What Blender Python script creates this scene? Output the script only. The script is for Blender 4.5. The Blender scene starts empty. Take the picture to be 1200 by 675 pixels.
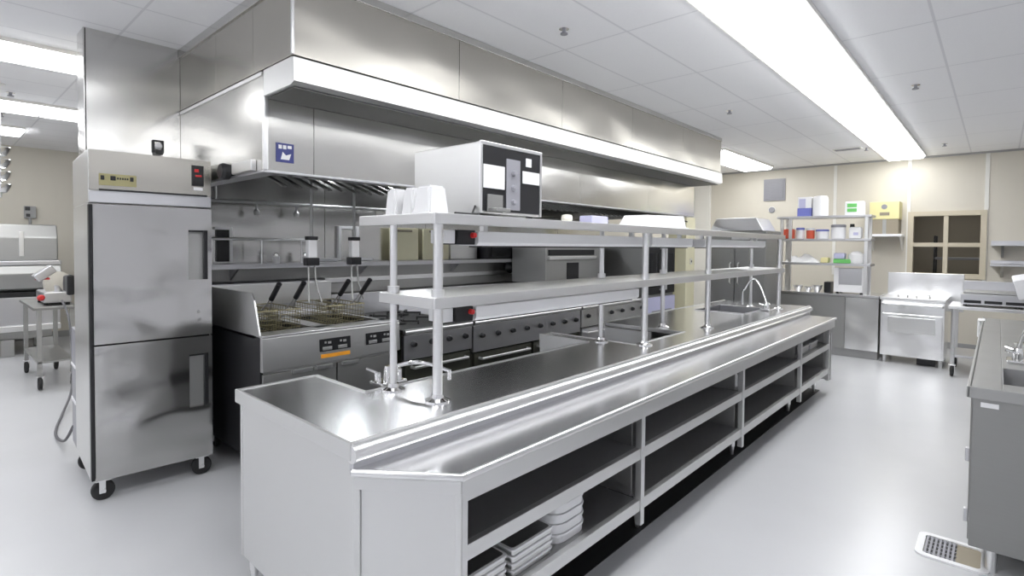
import bpy, bmesh, math, random
from mathutils import Vector, Matrix
random.seed(7)
PI = math.pi
scene = bpy.context.scene
C = scene.collection

# ------------------------------------------------------------------ materials
def mat(name, col, rough=0.5, metal=0.0, spec=0.5, coat=0.0):
    m = bpy.data.materials.new(name); m.use_nodes = True
    b = m.node_tree.nodes['Principled BSDF']
    b.inputs['Base Color'].default_value = (*col, 1)
    b.inputs['Roughness'].default_value = rough
    b.inputs['Metallic'].default_value = metal
    b.inputs['Specular IOR Level'].default_value = spec
    b.inputs['Coat Weight'].default_value = coat
    return m

def noise_rough(m, scale, lo, hi, bump=0.0, detail=3.0, colvar=0.0):
    """brushed or mottled look: a stretched noise drives roughness, a faint bump and a faint tint"""
    nt = m.node_tree; N = nt.nodes; L = nt.links; b = N['Principled BSDF']
    tc = N.new('ShaderNodeTexCoord'); mp = N.new('ShaderNodeMapping'); mp.inputs['Scale'].default_value = scale
    L.new(tc.outputs['Object'], mp.inputs['Vector'])
    nz = N.new('ShaderNodeTexNoise'); nz.inputs['Scale'].default_value = 1.0; nz.inputs['Detail'].default_value = detail
    L.new(mp.outputs['Vector'], nz.inputs['Vector'])
    mr = N.new('ShaderNodeMapRange')
    mr.inputs['From Min'].default_value = .3; mr.inputs['From Max'].default_value = .7
    mr.inputs['To Min'].default_value = lo; mr.inputs['To Max'].default_value = hi
    L.new(nz.outputs['Fac'], mr.inputs['Value']); L.new(mr.outputs['Result'], b.inputs['Roughness'])
    if bump:
        bp = N.new('ShaderNodeBump'); bp.inputs['Strength'].default_value = bump; bp.inputs['Distance'].default_value = .002
        L.new(nz.outputs['Fac'], bp.inputs['Height']); L.new(bp.outputs['Normal'], b.inputs['Normal'])
    if colvar:
        c = b.inputs['Base Color'].default_value
        mx = N.new('ShaderNodeMix'); mx.data_type = 'RGBA'
        mx.inputs['A'].default_value = (c[0]*(1-colvar), c[1]*(1-colvar), c[2]*(1-colvar), 1)
        mx.inputs['B'].default_value = (min(1, c[0]*(1+colvar)), min(1, c[1]*(1+colvar)), min(1, c[2]*(1+colvar)), 1)
        L.new(nz.outputs['Fac'], mx.inputs['Factor']); L.new(mx.outputs['Result'], b.inputs['Base Color'])
    return m

def steel(name, col, lo, hi, scale=(3, 3, 90), bump=.0, colvar=.02):
    return noise_rough(mat(name, col, .3, 1.0), scale, lo, hi, 0.0, 3.0, colvar)

def emit(name, col, strength):
    m = mat(name, col, .4)
    b = m.node_tree.nodes['Principled BSDF']
    b.inputs['Emission Color'].default_value = (*col, 1); b.inputs['Emission Strength'].default_value = strength
    return m

def sheet(name, col, rough, wave=.12, scale=(1.1, 1.1, 2.2)):
    """plain sheet steel that is faintly out of flat, as thin panels are"""
    m = mat(name, col, rough, 1.0); nt = m.node_tree; N = nt.nodes; L = nt.links
    tc = N.new('ShaderNodeTexCoord'); mp = N.new('ShaderNodeMapping'); mp.inputs['Scale'].default_value = scale
    L.new(tc.outputs['Object'], mp.inputs['Vector'])
    nz = N.new('ShaderNodeTexNoise'); nz.inputs['Scale'].default_value = 1.0; nz.inputs['Detail'].default_value = 1.0
    L.new(mp.outputs['Vector'], nz.inputs['Vector'])
    bp = N.new('ShaderNodeBump'); bp.inputs['Strength'].default_value = 1.0; bp.inputs['Distance'].default_value = wave
    L.new(nz.outputs['Fac'], bp.inputs['Height']); L.new(bp.outputs['Normal'], N['Principled BSDF'].inputs['Normal'])
    return m
S_HOOD = sheet('steel_hood', (.54, .52, .475), .26, .03)
S_CANOPY = sheet('steel_canopy', (.76, .75, .72), .20, .02)
S_DGREY = steel('steel_dark_grey', (.34, .34, .33), .45, .52)
S_BRIGHT = sheet('steel_bright', (.93, .93, .93), .27, .05, (2, 2, 2))
S_LIP = steel('steel_lip', (.86, .86, .85), .40, .50)  # lightened base puts the mirrored ceiling lights into the lip colour
S_FRIDGE = sheet('steel_fridge', (.54, .535, .525), .13, .045, (1.6, 1.6, 2.6))
S_SIDE = steel('steel_fridge_side', (.76, .76, .75), .31, .33, (2, 2, 40))
S_TOP = steel('steel_worktop', (.84, .84, .85), .235, .235, (25, 2.5, 3), 0, .05)
S_BODY = steel('steel_cabinet', (.74, .74, .735), .42, .50, (6, 6, 6))
S_DARK = steel('steel_inside', (.46, .46, .46), .48, .52)  # darker copy of cabinet steel, shelf interior shade put into its colour
IRONST = mat('dark_hood_steel', (.12, .12, .115), .45, .8)
S_TUBE = steel('steel_tube', (.84, .84, .84), .31, .34)
S_MID = steel('steel_equipment', (.64, .64, .66), .31, .36)
S_GREY = steel('steel_grey_cabinet', (.42, .42, .41), .42, .52)
S_WALL = sheet('steel_wall_sheet', (.62, .615, .60), .20, .03)
CHROME = mat('chrome', (.9, .9, .9), .08, 1)
BLACK = mat('black_enamel', (.012, .012, .014), .35)
RUBBER = mat('black_rubber', (.015, .015, .016), .6)
DOORDARK = mat('dark_oven_enamel', (.045, .046, .036), .28)
IRON = mat('cast_iron', (.03, .03, .03), .55)
GLASSB = mat('black_oven_glass', (.008, .008, .010), .08)
BINP = mat('matt_white_plastic', (.68, .68, .69), .5)
WHITEP = mat('white_plastic', (.86, .86, .87), .35)
OFFW = mat('off_white_plastic', (.82, .80, .70), .4)
CORDG = mat('grey_cable', (.13, .13, .14), .6)
GREYP = mat('grey_plastic', (.30, .30, .33), .4)
CREAM = mat('cream_board', (.88, .84, .60), .45)
NAVY = mat('navy_sticker', (.045, .055, .22), .4)
ORANGE = mat('orange_sticker', (.95, .40, .03), .45)
RED = mat('red_plastic', (.60, .03, .03), .35)
REDTUB = mat('red_sauce_tub', (.62, .10, .05), .35)
BLUE = mat('blue_plastic', (.18, .20, .55), .4)
LILAC = mat('lilac_plastic', (.55, .55, .75), .4)
GREEN = mat('green_label', (.16, .55, .14), .45)
LIME = mat('lime_plastic', (.45, .55, .05), .45)
YELLOW = mat('yellow_carton', (.80, .74, .38), .6)
KRAFT = mat('brown_carton', (.33, .29, .22), .7)
OLIVE = mat('olive_badge', (.36, .33, .17), .4, .3)
CLOTH = noise_rough(mat('white_cloth', (.85, .85, .85), .8), (30, 30, 30), .7, .9, .4)
FRIES = noise_rough(mat('basket_wire', (.30, .27, .16), .4, .6), (60, 60, 60), .3, .5, 0, 2, .3)
WALLP = noise_rough(mat('beige_wall_panel', (.66, .625, .545), .55), (6, 6, 2), .45, .6, .02, 2, .03)
TRIMW = mat('white_trim', (.82, .81, .77), .4)
FRAMEB = mat('beige_window_frame', (.60, .54, .42), .45)
BASEG = mat('grey_cove_base', (.36, .36, .36), .5)
OUTDARK = mat('dim_room_paint', (.30, .27, .22), .8)
LAMPMAT = emit('troffer_diffuser', (.975, .985, 1.0), 7.0)
HOODLAMP = emit('hood_lamp_globe', (.93, .96, 1.0), 75)
ADDEDLAMP = emit('added_dim_diffuser', (1.0, .97, .9), 3.0)
WALLW = noise_rough(mat('white_wall_panel', (.84, .84, .87), .5), (6, 6, 2), .45, .55, 0, 2, .02)
def floor_mat():
    m = noise_rough(mat('pale_vinyl_floor', (.575, .58, .595), .4), (1.3, 1.3, 1.3), .27, .27, .0, 4, .06)
    return m
FLOORM = floor_mat()

def ceiling_mat():
    m = mat('acoustic_ceiling_tile', (.80, .80, .815), .85)
    nt = m.node_tree; N = nt.nodes; L = nt.links; b = N['Principled BSDF']
    tc = N.new('ShaderNodeTexCoord'); sp = N.new('ShaderNodeSeparateXYZ'); L.new(tc.outputs['Object'], sp.inputs[0])
    def line(out, period, off, w):
        a = N.new('ShaderNodeMath'); a.operation = 'SUBTRACT'; L.new(out, a.inputs[0]); a.inputs[1].default_value = off
        d = N.new('ShaderNodeMath'); d.operation = 'DIVIDE'; L.new(a.outputs[0], d.inputs[0]); d.inputs[1].default_value = period
        f = N.new('ShaderNodeMath'); f.operation = 'FRACT'; L.new(d.outputs[0], f.inputs[0])
        l = N.new('ShaderNodeMath'); l.operation = 'LESS_THAN'; L.new(f.outputs[0], l.inputs[0]); l.inputs[1].default_value = w/period
        return l.outputs[0]
    mx = N.new('ShaderNodeMath'); mx.operation = 'MAXIMUM'
    L.new(line(sp.outputs[0], .53, -1.412, .016), mx.inputs[0]); L.new(line(sp.outputs[1], 1.16, 3.28, .016), mx.inputs[1])
    nz = N.new('ShaderNodeTexNoise'); nz.inputs['Scale'].default_value = 60; nz.inputs['Detail'].default_value = 3
    L.new(tc.outputs['Object'], nz.inputs['Vector'])
    c = N.new('ShaderNodeMix'); c.data_type = 'RGBA'
    c.inputs['A'].default_value = (.89, .89, .905, 1); c.inputs['B'].default_value = (.93, .93, .94, 1)
    L.new(nz.outputs['Fac'], c.inputs['Factor'])
    g = N.new('ShaderNodeMix'); g.data_type = 'RGBA'; g.inputs['B'].default_value = (.76, .76, .78, 1)
    L.new(c.outputs['Result'], g.inputs['A']); L.new(mx.outputs[0], g.inputs['Factor']); L.new(g.outputs['Result'], b.inputs['Base Color'])
    return m
CEILM = ceiling_mat()

def glass_mat():
    m = mat('window_glass', (1, 1, 1), .02)
    b = m.node_tree.nodes['Principled BSDF']; b.inputs['Transmission Weight'].default_value = 1.0; b.inputs['IOR'].default_value = 1.1
    return m
GLASS = glass_mat()

# ------------------------------------------------------------------ mesh builder
class MB:
    def __init__(s): s.bm = bmesh.new(); s.mi = 0
    def m(s, i): s.mi = i; return s
    def _tag(s, faces):
        for f in faces: f.material_index = s.mi
    def box(s, x0, x1, y0, y1, z0, z1, bev=.003, M=None):
        r = bmesh.ops.create_cube(s.bm, size=1.0); v = r['verts']
        for q in v:
            q.co = Vector((x0+(q.co.x+.5)*(x1-x0), y0+(q.co.y+.5)*(y1-y0), z0+(q.co.z+.5)*(z1-z0)))
        faces = list({f for q in v for f in q.link_faces})
        bev = min(bev, .45*min(abs(x1-x0), abs(y1-y0), abs(z1-z0)))
        if bev > 0:
            es = list({e for q in v for e in q.link_edges})
            rr = bmesh.ops.bevel(s.bm, geom=es, offset=bev, segments=2, affect='EDGES', profile=.5)
            v = list({q for q in rr['verts']} | {q for f in rr['faces'] for q in f.verts})
            allv = set(v)
            for f in faces:
                if f.is_valid: allv |= set(f.verts)
            v = list(allv); faces = list({f for q in v for f in q.link_faces})
        if M is not None:
            for q in v: q.co = M @ q.co
        s._tag(faces); return s
    def poly(s, pts, axis, a0, a1, bev=0.0):
        """extrude a 2D outline along an axis: axis z -> (x,y); axis y -> (x,z); axis x -> (y,z)"""
        def P(p, a):
            return {'z': (p[0], p[1], a), 'y': (p[0], a, p[1]), 'x': (a, p[0], p[1])}[axis]
        A = [s.bm.verts.new(P(p, a0)) for p in pts]; B = [s.bm.verts.new(P(p, a1)) for p in pts]
        fs = [s.bm.faces.new(A), s.bm.faces.new(B)]
        n = len(pts)
        for i in range(n): fs.append(s.bm.faces.new((A[i], A[(i+1) % n], B[(i+1) % n], B[i])))
        bmesh.ops.recalc_face_normals(s.bm, faces=fs)
        if bev:
            es = list({e for f in fs for e in f.edges})
            r = bmesh.ops.bevel(s.bm, geom=es, offset=bev, segments=2, affect='EDGES', profile=.5)
            fs = [f for f in fs if f.is_valid] + list(r['faces'])
        s._tag(fs); return s
    def quad(s, *pts):
        f = s.bm.faces.new([s.bm.verts.new(p) for p in pts]); s._tag([f]); return s
    def ring(s, c, u, v, r, n):
        return [s.bm.verts.new(c + u*(r*math.cos(2*PI*i/n)) + v*(r*math.sin(2*PI*i/n))) for i in range(n)]
    def tube(s, pts, r, n=10, caps=True, closed=False):
        pts = [Vector(p) for p in pts]; rs = r if isinstance(r, (list, tuple)) else [r]*len(pts)
        rings = []; prev = None
        for i, p in enumerate(pts):
            if closed: t = (pts[(i+1) % len(pts)]-pts[i-1]).normalized()
            else: t = (pts[min(i+1, len(pts)-1)]-pts[max(i-1, 0)]).normalized()
            if prev is None:
                u = t.orthogonal().normalized()
            else:
                u = (prev-t*prev.dot(t))
                u = u.normalized() if u.length > 1e-6 else t.orthogonal().normalized()
            prev = u; rings.append(s.ring(p, u, t.cross(u), rs[i], n))
        fs = []
        last = len(rings) if closed else len(rings)-1
        for a in range(last):
            A, B = rings[a], rings[(a+1) % len(rings)]
            for i in range(n): fs.append(s.bm.faces.new((A[i], A[(i+1) % n], B[(i+1) % n], B[i])))
        if caps and not closed:
            fs.append(s.bm.faces.new(list(reversed(rings[0])))); fs.append(s.bm.faces.new(rings[-1]))
        s._tag(fs); return s
    def cyl(s, p0, p1, r, n=16, r2=None):
        return s.tube([p0, p1], [r, r if r2 is None else r2], n)
    def lathe(s, prof, c, axis='z', n=20):
        """prof = [(radius, height)...] turned about an axis through c"""
        ax = {'z': Vector((0, 0, 1)), 'x': Vector((1, 0, 0)), 'y': Vector((0, 1, 0))}[axis]
        u = {'z': Vector((1, 0, 0)), 'x': Vector((0, 1, 0)), 'y': Vector((0, 0, 1))}[axis]; v = ax.cross(u)
        c = Vector(c); rings = [s.ring(c+ax*h, u, v, max(r, 1e-4), n) for r, h in prof]; fs = []
        for A, B in zip(rings, rings[1:]):
            for i in range(n): fs.append(s.bm.faces.new((A[i], A[(i+1) % n], B[(i+1) % n], B[i])))
        fs.append(s.bm.faces.new(list(reversed(rings[0])))); fs.append(s.bm.faces.new(rings[-1]))
        s._tag(fs); return s
    def done(s, name, mats, parent=None, local=False, smooth=True):
        bmesh.ops.recalc_face_normals(s.bm, faces=s.bm.faces)
        if parent is not None and not local:
            s.bm.transform(ROOTM[parent.name].inverted())
        me = bpy.data.meshes.new(name); s.bm.to_mesh(me); s.bm.free()
        if not isinstance(mats, (list, tuple)): mats = [mats]
        for q in mats: me.materials.append(q)
        if smooth:
            me.shade_smooth(); me.set_sharp_from_angle(angle=math.radians(32))
        o = bpy.data.objects.new(name, me); C.objects.link(o)
        if smooth:
            wn = o.modifiers.new('weighted_normal', 'WEIGHTED_NORMAL'); wn.keep_sharp = True; wn.weight = 80
        if parent is not None:
            o.parent = parent; ROOTM[o.name] = ROOTM[parent.name]
        else:
            ROOTM[o.name] = Matrix.Identity(4)
        return o
ROOTM = {}

def tag(o, label, cat, group=None):
    o['label'] = label; o['category'] = cat
    if group: o['group'] = group
    return o
def thing(name, label, cat, loc=(0, 0, 0), rz=0.0, group=None):
    o = bpy.data.objects.new(name, None); C.objects.link(o); o.empty_display_size = .1
    o.location = loc; o.rotation_euler = (0, 0, rz)
    ROOTM[o.name] = Matrix.Translation(loc) @ Matrix.Rotation(rz, 4, 'Z')
    return tag(o, label, cat, group)
def dup(root, loc, label=None, rz=None):
    def cp(o, parent):
        c = o.copy(); C.objects.link(c)
        if parent: c.parent = parent
        for ch in list(o.children): cp(ch, c)
        return c
    r = cp(root, None); r.location = loc
    if rz is not None: r.rotation_euler = (0, 0, rz)
    if label: r['label'] = label
    return r
def struct(name, mb, m, smooth=True):
    o = mb.done(name, m, smooth=smooth); o['kind'] = 'structure'; return o

# ------------------------------------------------------------------ room shell
H = 3.05
XL, XR, YF, YB = -11.4, 1.9, -3.6, 10.85
struct('floor', MB().box(XL-.1, XR+.1, YF-.1, 13.6, -.1, 0, 0), FLOORM)
struct('ceiling', MB().box(XL-.1, XR+.1, YF-.1, YB+.1, H, H+.1, 0), CEILM)
b = MB()
wx0, wx1, wz0, wz1 = -1.075, -.165, 1.135, 2.135
b.box(XL, wx0, YB, YB+.1, 0, H, 0).box(wx1, XR, YB, YB+.1, 0, H, 0).box(wx0, wx1, YB, YB+.1, 0, wz0, 0).box(wx0, wx1, YB, YB+.1, wz1, H, 0)
struct('wall_back', b, WALLP)
struct('wall_left', MB().box(XL-.1, XL, YF-.1, YB+.1, 0, H, 0), WALLP)
struct('wall_right', MB().box(XR, XR+.1, YF-.1, YB+.1, 0, H, 0), WALLW)
struct('wall_front', MB().box(XL, XR, YF-.1, YF, 0, H, 0), WALLW)
struct('wall_partition', MB().box(-4.90, -4.72, .78, YB, 0, H, 0), WALLP)
# sheet-steel cladding of the partition, with panel seams and a wrapped end
b = MB()
ys = [.766, 1.36, 2.55, 3.75, 4.95, 6.15, 7.36]
for y0, y1 in zip(ys, ys[1:]): b.box(-4.72, -4.702, y0+.002, y1-.002, .0, H, .002)
b.box(-4.91, -4.702, .762, .78, 0, H, .004)
struct('trim_1', b, S_WALL)
struct('trim_2', MB().box(-4.70, -4.37, YB-.10, YB, 0, H, .004), TRIMW)
for i, x in enumerate((-2.157, -1.10, -.150)):
    struct('trim_%d' % (i+3), MB().box(x-.025, x+.025, YB-.012, YB, 1.1 if i == 0 else wz0-.3, H, .003), TRIMW)
struct('trim_6', MB().box(-4.37, XR, YB-.02, YB, H-.03, H, .002), BASEG)
struct('baseboard_back', MB().box(-4.37, XR, YB-.014, YB, 0, .1, .003), BASEG)
struct('baseboard_left', MB().box(XL, XL+.014, YF, YB, 0, .1, .003), BASEG)
# window to a darker room
b = MB(); fw = .045
b.box(wx0-.03, wx0+fw, YB-.03, YB+.1, wz0-.03, wz1+.03).box(wx1-fw, wx1+.03, YB-.03, YB+.1, wz0-.03, wz1+.03)
b.box(wx0+fw, wx1-fw, YB-.03, YB+.1, wz1-fw, wz1+.03).box(wx0+fw, wx1-fw, YB-.03, YB+.1, wz0-.03, wz0+fw)
xc = (wx0+wx1)/2
b.box(xc-.03, xc+.03, YB-.02, YB+.07, wz0+fw, wz1-fw); b.box(wx0+fw, xc-.03, YB-.02, YB+.07, 1.60, 1.665).box(xc+.03, wx1-fw, YB-.02, YB+.07, 1.60, 1.665)
w = struct('window_1', b, FRAMEB)
g = MB().box(wx0+fw, wx1-fw, YB+.03, YB+.036, wz0+fw, wz1-fw, 0).done('pane', GLASS, w)
b = MB()
b.box(-2.6, 1.2, 13.4, 13.5, 0, 2.5, 0).box(-2.7, -2.6, YB+.1, 13.5, 0, 2.5, 0).box(1.2, 1.3, YB+.1, 13.5, 0, 2.5, 0).box(-2.7, 1.3, YB+.1, 13.5, 2.5, 2.6, 0)
struct('wall_beyond', b, OUTDARK)
t = thing('storage_rack', 'dark storage rack standing in the dim room behind the window', 'rack', (-.35, 12.2, 0))
for z in (.5, .95, 1.38): MB().box(-.85, .2, 12.0, 12.4, z, z+.04).done('shelf', GREYP, t)
for x in (-.85, .17):
    for y in (12.0, 12.37): MB().box(x, x+.03, y, y+.03, 0, 1.8).done('post', BLACK, t)

# ------------------------------------------------------------------ ceiling lights
def troffer(label, x0, x1, y0, y1, group, lamp=LAMPMAT, H=3.05):
    t = thing('ceiling_troffer', label, 'ceiling light', ((x0+x1)/2, (y0+y1)/2, H-.03), 0, group)
    b = MB(); f = .018
    b.box(x0, x0+f, y0, y1, H-.03, H).box(x1-f, x1, y0, y1, H-.03, H).box(x0+f, x1-f, y0, y0+f, H-.03, H).box(x0+f, x1-f, y1-f, y1, H-.03, H)
    b.done('frame', TRIMW, t)
    MB().poly([(x0+f, H-.028), (x0+f+.03, H-.062), (x1-f-.03, H-.062), (x1-f, H-.028), (x1-f, H-.004), (x0+f, H-.004)], 'y', y0+f*.4, y1-f*.4, .004).done('diffuser', lamp, t)  # lens shaped to drop below the frame so its sides light the ceiling
    return t
ords = ['nearest, cut by the top edge', 'second from the top edge', 'third from the top edge', 'fourth from the top edge',
        'fourth from the back wall', 'third from the back wall', 'second from the back wall']
y = 2.12
for k in range(7):
    troffer('ceiling light in the long right-hand row, ' + ords[k], -1.405, -.868, y, y+1.155, 'long row of ceiling light panels over the aisle'); y += 1.16
troffer('short last ceiling light of the long right-hand row, touching the back wall', -1.405, -.868, y, y+.36, 'long row of ceiling light panels over the aisle')
for k in range(4):
    troffer('white ceiling light panel over the floor behind the viewer', -1.405, -.868, -2.6+k*1.16, -2.6+k*1.16+1.155, 'ceiling light panels behind the viewer')
troffer('white ceiling light panel just past the far end of the hood', -3.62, -3.06, 8.1, 9.25, 'ceiling light panels past the hood')
troffer('white ceiling light panel in the far left corner of the back wall beyond the hood', -3.62, -3.06, 9.26, 10.42, 'ceiling light panels past the hood')
LG = 'ceiling light panels in the room at left'
troffer('long ceiling light at far left, nearest and largest of three rows, near half', -5.90, -5.37, -.26, .91, LG)
troffer('long white ceiling light at far left in the nearest row, behind the steel wall end', -5.90, -5.37, .915, 2.08, LG)
troffer('white ceiling light at far left in the middle row, left of the grid line', -8.20, -7.62, -.26, .91, LG)
troffer('white ceiling light at far left in the middle row, right of the grid line', -8.20, -7.62, .915, 2.08, LG)
troffer('short white ceiling light at far left, farthest and smallest of the three rows', -10.0, -9.40, -.26, .92, LG)
for k in range(2):  # unseen panels added to lift the shadows
    troffer('white ceiling light panel in the left room outside the photo', -5.90-2.2*k, -5.37-2.2*k, -2.6, -1.45, 'unseen ceiling light panels of the left room')
    troffer('white ceiling light panel in the left room outside the photo', -3.5, -2.97, -2.6+1.3*k, -1.45+1.3*k, 'unseen ceiling light panels of the left room')

troffer('dim ceiling light added unseen in the room behind the window', -.9, -.3, 11.6, 12.7, None, ADDEDLAMP, 2.5)  # fill light added out of view to brighten the window panes

# sprinklers and a vent
def sprinkler(x, y, label):
    t = thing('sprinkler_head', label, 'sprinkler', (x, y, H-.06), 0, 'sprinkler heads in the ceiling')
    MB().lathe([(.035, -.006), (.035, 0), (.01, 0)], (x, y, H-.001)).done('escutcheon', CHROME, t)
    MB().lathe([(.014, -.036), (.014, 0)], (x, y, H-.004), n=10).lathe([(.026, -.042), (.026, -.034)], (x, y, H), n=12).done('deflector', GREYP, t)
for x, y, l in [(-2.227, 2.96, 'small dark sprinkler head in the ceiling above the toaster'), (-2.19, 5.89, 'small dark sprinkler head in the ceiling near the far end of the hood'),
                (-.59, 6.05, 'small dark sprinkler head right of the long ceiling light'), (-.596, 9.67, 'tiny dark sprinkler head right of the long ceiling light close to the back wall'),
                (-1.48, 9.39, 'small dark sprinkler head at the end of the slot vent, left of the long light'), (-7.32, .61, 'dark sprinkler head above the middle light row at far left'),
                (-8.6, .63, 'dark sprinkler head below the middle light row at far left')]:
    sprinkler(x, y, l)
t = thing('slot_vent', 'narrow grey slot vent in the ceiling left of the long light', 'vent', (-1.66, 9.27, H-.02))
MB().box(-1.88, -1.52, 9.2, 9.36, H-.014, H).done('frame', TRIMW, t)
b = MB()
for k in range(3): b.box(-1.86, -1.54, 9.22+.045*k, 9.245+.045*k, H-.02, H-.012, .001)
b.done('slats', GREYP, t)

# ------------------------------------------------------------------ exhaust hood
t = thing('exhaust_hood', 'long stainless steel exhaust hood hanging from the ceiling over the cook line', 'exhaust hood', (-3.7, 4.34, 2.0))
y0, y1 = 1.352, 7.34
b = MB(); seg = [y0, 2.55, 3.75, 4.95, 6.15, y1]
b.box(-4.695, -2.85, y0+.01, y1-.01, 2.585, H-.002, .003)
for a, c in zip(seg, seg[1:]): b.box(-2.85, -2.83, a+.0015, c-.0015, 2.585, 3.0, .002)
for a, c in ((-4.695, -3.95), (-3.95, -3.35), (-3.35, -2.83)): b.box(a+.0015, c-.0015, y0, y0+.012, 2.585, 2.985, .002)
b.done('upper_enclosure', S_HOOD, t)
b = MB(); b.box(-4.695, -2.822, y0-.012, y0+.006, 2.985, H-.002, .003).box(-2.84, -2.822, y0+.006, y1+.004, 3.0, H-.002, .003)
b.done('ceiling_trim', S_WALL, t)
MB().box(-2.838, -2.818, y0-.012, y0+.006, 2.585, 2.985, .006).done('corner_trim', S_TUBE, t)
b = MB()
b.poly([(-2.845, 2.575), (-2.812, 2.57), (-2.806, 2.44), (-2.845, 2.426), (-3.19, 2.426), (-3.19, 2.575)], 'y', y0-.006, y1+.006, .003)
b.box(-4.695, -3.22, y0-.006, y0+.02, 2.55, 2.575, .003)
b.done('drip_lip', S_LIP, t)
b = MB()
for a, c in ((y0, 1.66), (1.66, 3.1), (3.1, 4.55), (4.55, 6.0), (6.0, y1)): b.box(-3.212, -3.195, a+.0015, c-.0015, 2.0, 2.43, .003)
b.box(-4.695, -3.195, y0, y0+.016, 2.0, 2.55, .003).box(-4.695, -3.195, y1-.016, y1, 2.0, 2.55, .003)
b.done('canopy', S_CANOPY, t)
MB().box(-3.19, -2.86, y0+.02, y1-.02, 2.416, 2.424, .001).done('lip_soffit', IRONST, t)  # dark sheet added under the lip so the canopy mirrors a dark band
MB().box(-3.218, -3.186, y0-.004, y0+.022, 2.0, 2.43, .006).done('canopy_corner', S_TUBE, t)
b = MB(); b.box(-3.30, -3.195, y0, y1, 1.985, 2.003, .004).box(-4.695, -3.30, y0, y0+.10, 1.985, 2.003, .004).box(-4.695, -3.30, y1-.10, y1, 1.985, 2.003, .004)
b.done('gutter', S_MID, t)
b = MB()
b.poly([(-3.30, 2.02), (-3.27, 2.06), (-4.3, 2.42), (-4.68, 2.42), (-4.68, 2.38), (-4.32, 2.38)], 'y', y0+.02, y1-.02)
for k in range(58): b.box(-4.2, -3.42, y0+.12+k*.1, y0+.15+k*.1, 0, .014, .002, Matrix.Translation((0, 0, .78)) @ Matrix.Rotation(math.atan2(.36, 1.03), 4, 'Y') @ Matrix.Translation((.0, 0, .0)))
bmesh.ops.delete(b.bm, geom=[v for v in b.bm.verts if not (1.9 < v.co.z < 2.56)], context='VERTS')
b.done('filter_bank', IRONST, t)
b = MB(); b.m(0).box(-3.1945, -3.192, 1.42, 1.53, 2.055, 2.17, .001)
b.m(1).box(-3.1925, -3.191, 1.435, 1.455, 2.135, 2.158, 0).box(-3.1925, -3.191, 1.462, 1.482, 2.135, 2.158, 0).box(-3.1925, -3.191, 1.49, 1.515, 2.14, 2.158, 0)
b.poly([(1.448, 2.072), (1.50, 2.072), (1.512, 2.11), (1.48, 2.098), (1.46, 2.118)], 'x', -3.1925, -3.191)
b.done('hood_sticker', [NAVY, WHITEP], t)['label'] = 'navy square sticker with a white mark'
b = MB(); b.box(-3.60, -3.30, y0-.035, y0, 2.0, 2.07, .008); b.done('switch_box', S_SIDE, t)
MB().lathe([(.045, 0), (.055, .02), (.05, .055), (.02, .06)], (-3.72, y0-.06, 2.03), 'y').done('round_control', BLACK, t)

for y in (2.72, 3.45):
    l = MB().lathe([(.05, .0), (.055, .02), (.055, .05)], (-4.48, y, 2.29), n=18).done('hood_lamp_base', S_MID, t)
    MB().lathe([(.01, 0), (.035, .012), (.05, .05), (.05, .09)], (-4.48, y, 2.20), n=18).done('lamp_globe', HOODLAMP, l)
# fire-suppression pipe under the hood, fixed to the hood
MB().tube([(-4.55, 1.42, 1.90), (-4.55, 7.25, 1.94)], .016).done('suppression_pipe', S_DARK, t)
for y in (1.86, 2.2, 3.0, 3.75, 4.5, 5.4, 6.3):
    MB().cyl((-4.55, y, 1.91), (-4.55, y, 1.84), .01).lathe([(.02, 0), (.026, .03), (.012, .05)], (-4.55, y, 1.80), n=12).done('nozzle', S_DARK, t)
for y in (1.55, 3.4, 5.2, 7.15):
    MB().cyl((-4.55, y, 1.91), (-4.55, y, 2.40), .008).done('pipe_hanger', S_DARK, t)

# ------------------------------------------------------------------ refrigerator
RA = math.radians(86.9)
t = thing('reach_in_refrigerator', 'tall stainless one-section refrigerator with two stacked half doors, on casters', 'refrigerator', (-3.95, .655, 0), RA)
W, D = .655, .735          # local x along the front, local y into the wall
def P(n, mb, m, par=None): return mb.done(n, m, par or t, local=True)
P('cabinet', MB().box(0, W, .055, D, .13, 1.80, .006), [S_SIDE])
b = MB()
b.box(0, W, .012, D, 1.80, 2.115, .006); P('header', b, S_SIDE)
b = MB(); b.box(.004, W-.004, -.004, .014, 1.875, 2.112, .004); P('header_panel', b, S_HOOD)
b = MB(); b.box(.004, W-.004, .0, .014, 1.803, 1.868, .003).box(.055, W-.03, -.006, .002, 1.866, 1.878, .002); P('vent_strip', b, [S_MID])
P('grille_gap', MB().box(.05, W-.03, -.008, -.003, 1.872, 1.884, .001), BLACK)
def door(z0, z1, hz0, hz1, nm):
    b = MB(); hx0, hx1 = .515, .628
    # four panels round the recessed pull
    b.box(.02, hx0, 0, .05, z0, z1, 0).box(hx1, W-.004, 0, .05, z0, z1, 0).box(hx0, hx1, 0, .05, z0, hz0, 0).box(hx0, hx1, 0, .05, hz1, z1, 0)
    d = P(nm, b, S_FRIDGE)
    h = MB(); h.m(0).box(hx0, hx1, .034, .05, hz0, hz1, 0); h.m(1).box(hx1-.022, hx1, .004, .034, hz0, hz1, .002).box(hx0, hx1-.022, .006, .034, hz1-.012, hz1, .001)
    P('recessed_handle', h, [S_GREY, BLACK], d)
    return d
d1 = door(.955, 1.79, 1.325, 1.65, 'upper_door')
for z in (1.11, 1.06): P('lock', MB().lathe([(.012, 0), (.012, .006)], (.575, -.006, z), 'y'), CHROME, d1)
d2 = door(.135, .945, .48, .83, 'lower_door')
P('door_gasket', MB().box(.003, W-.006, .05, .056, .14, 1.79, 0), RUBBER)
P('hinge_strip', MB().box(0, .018, .004, .05, .14, 1.79, .002), BLACK)
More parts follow.
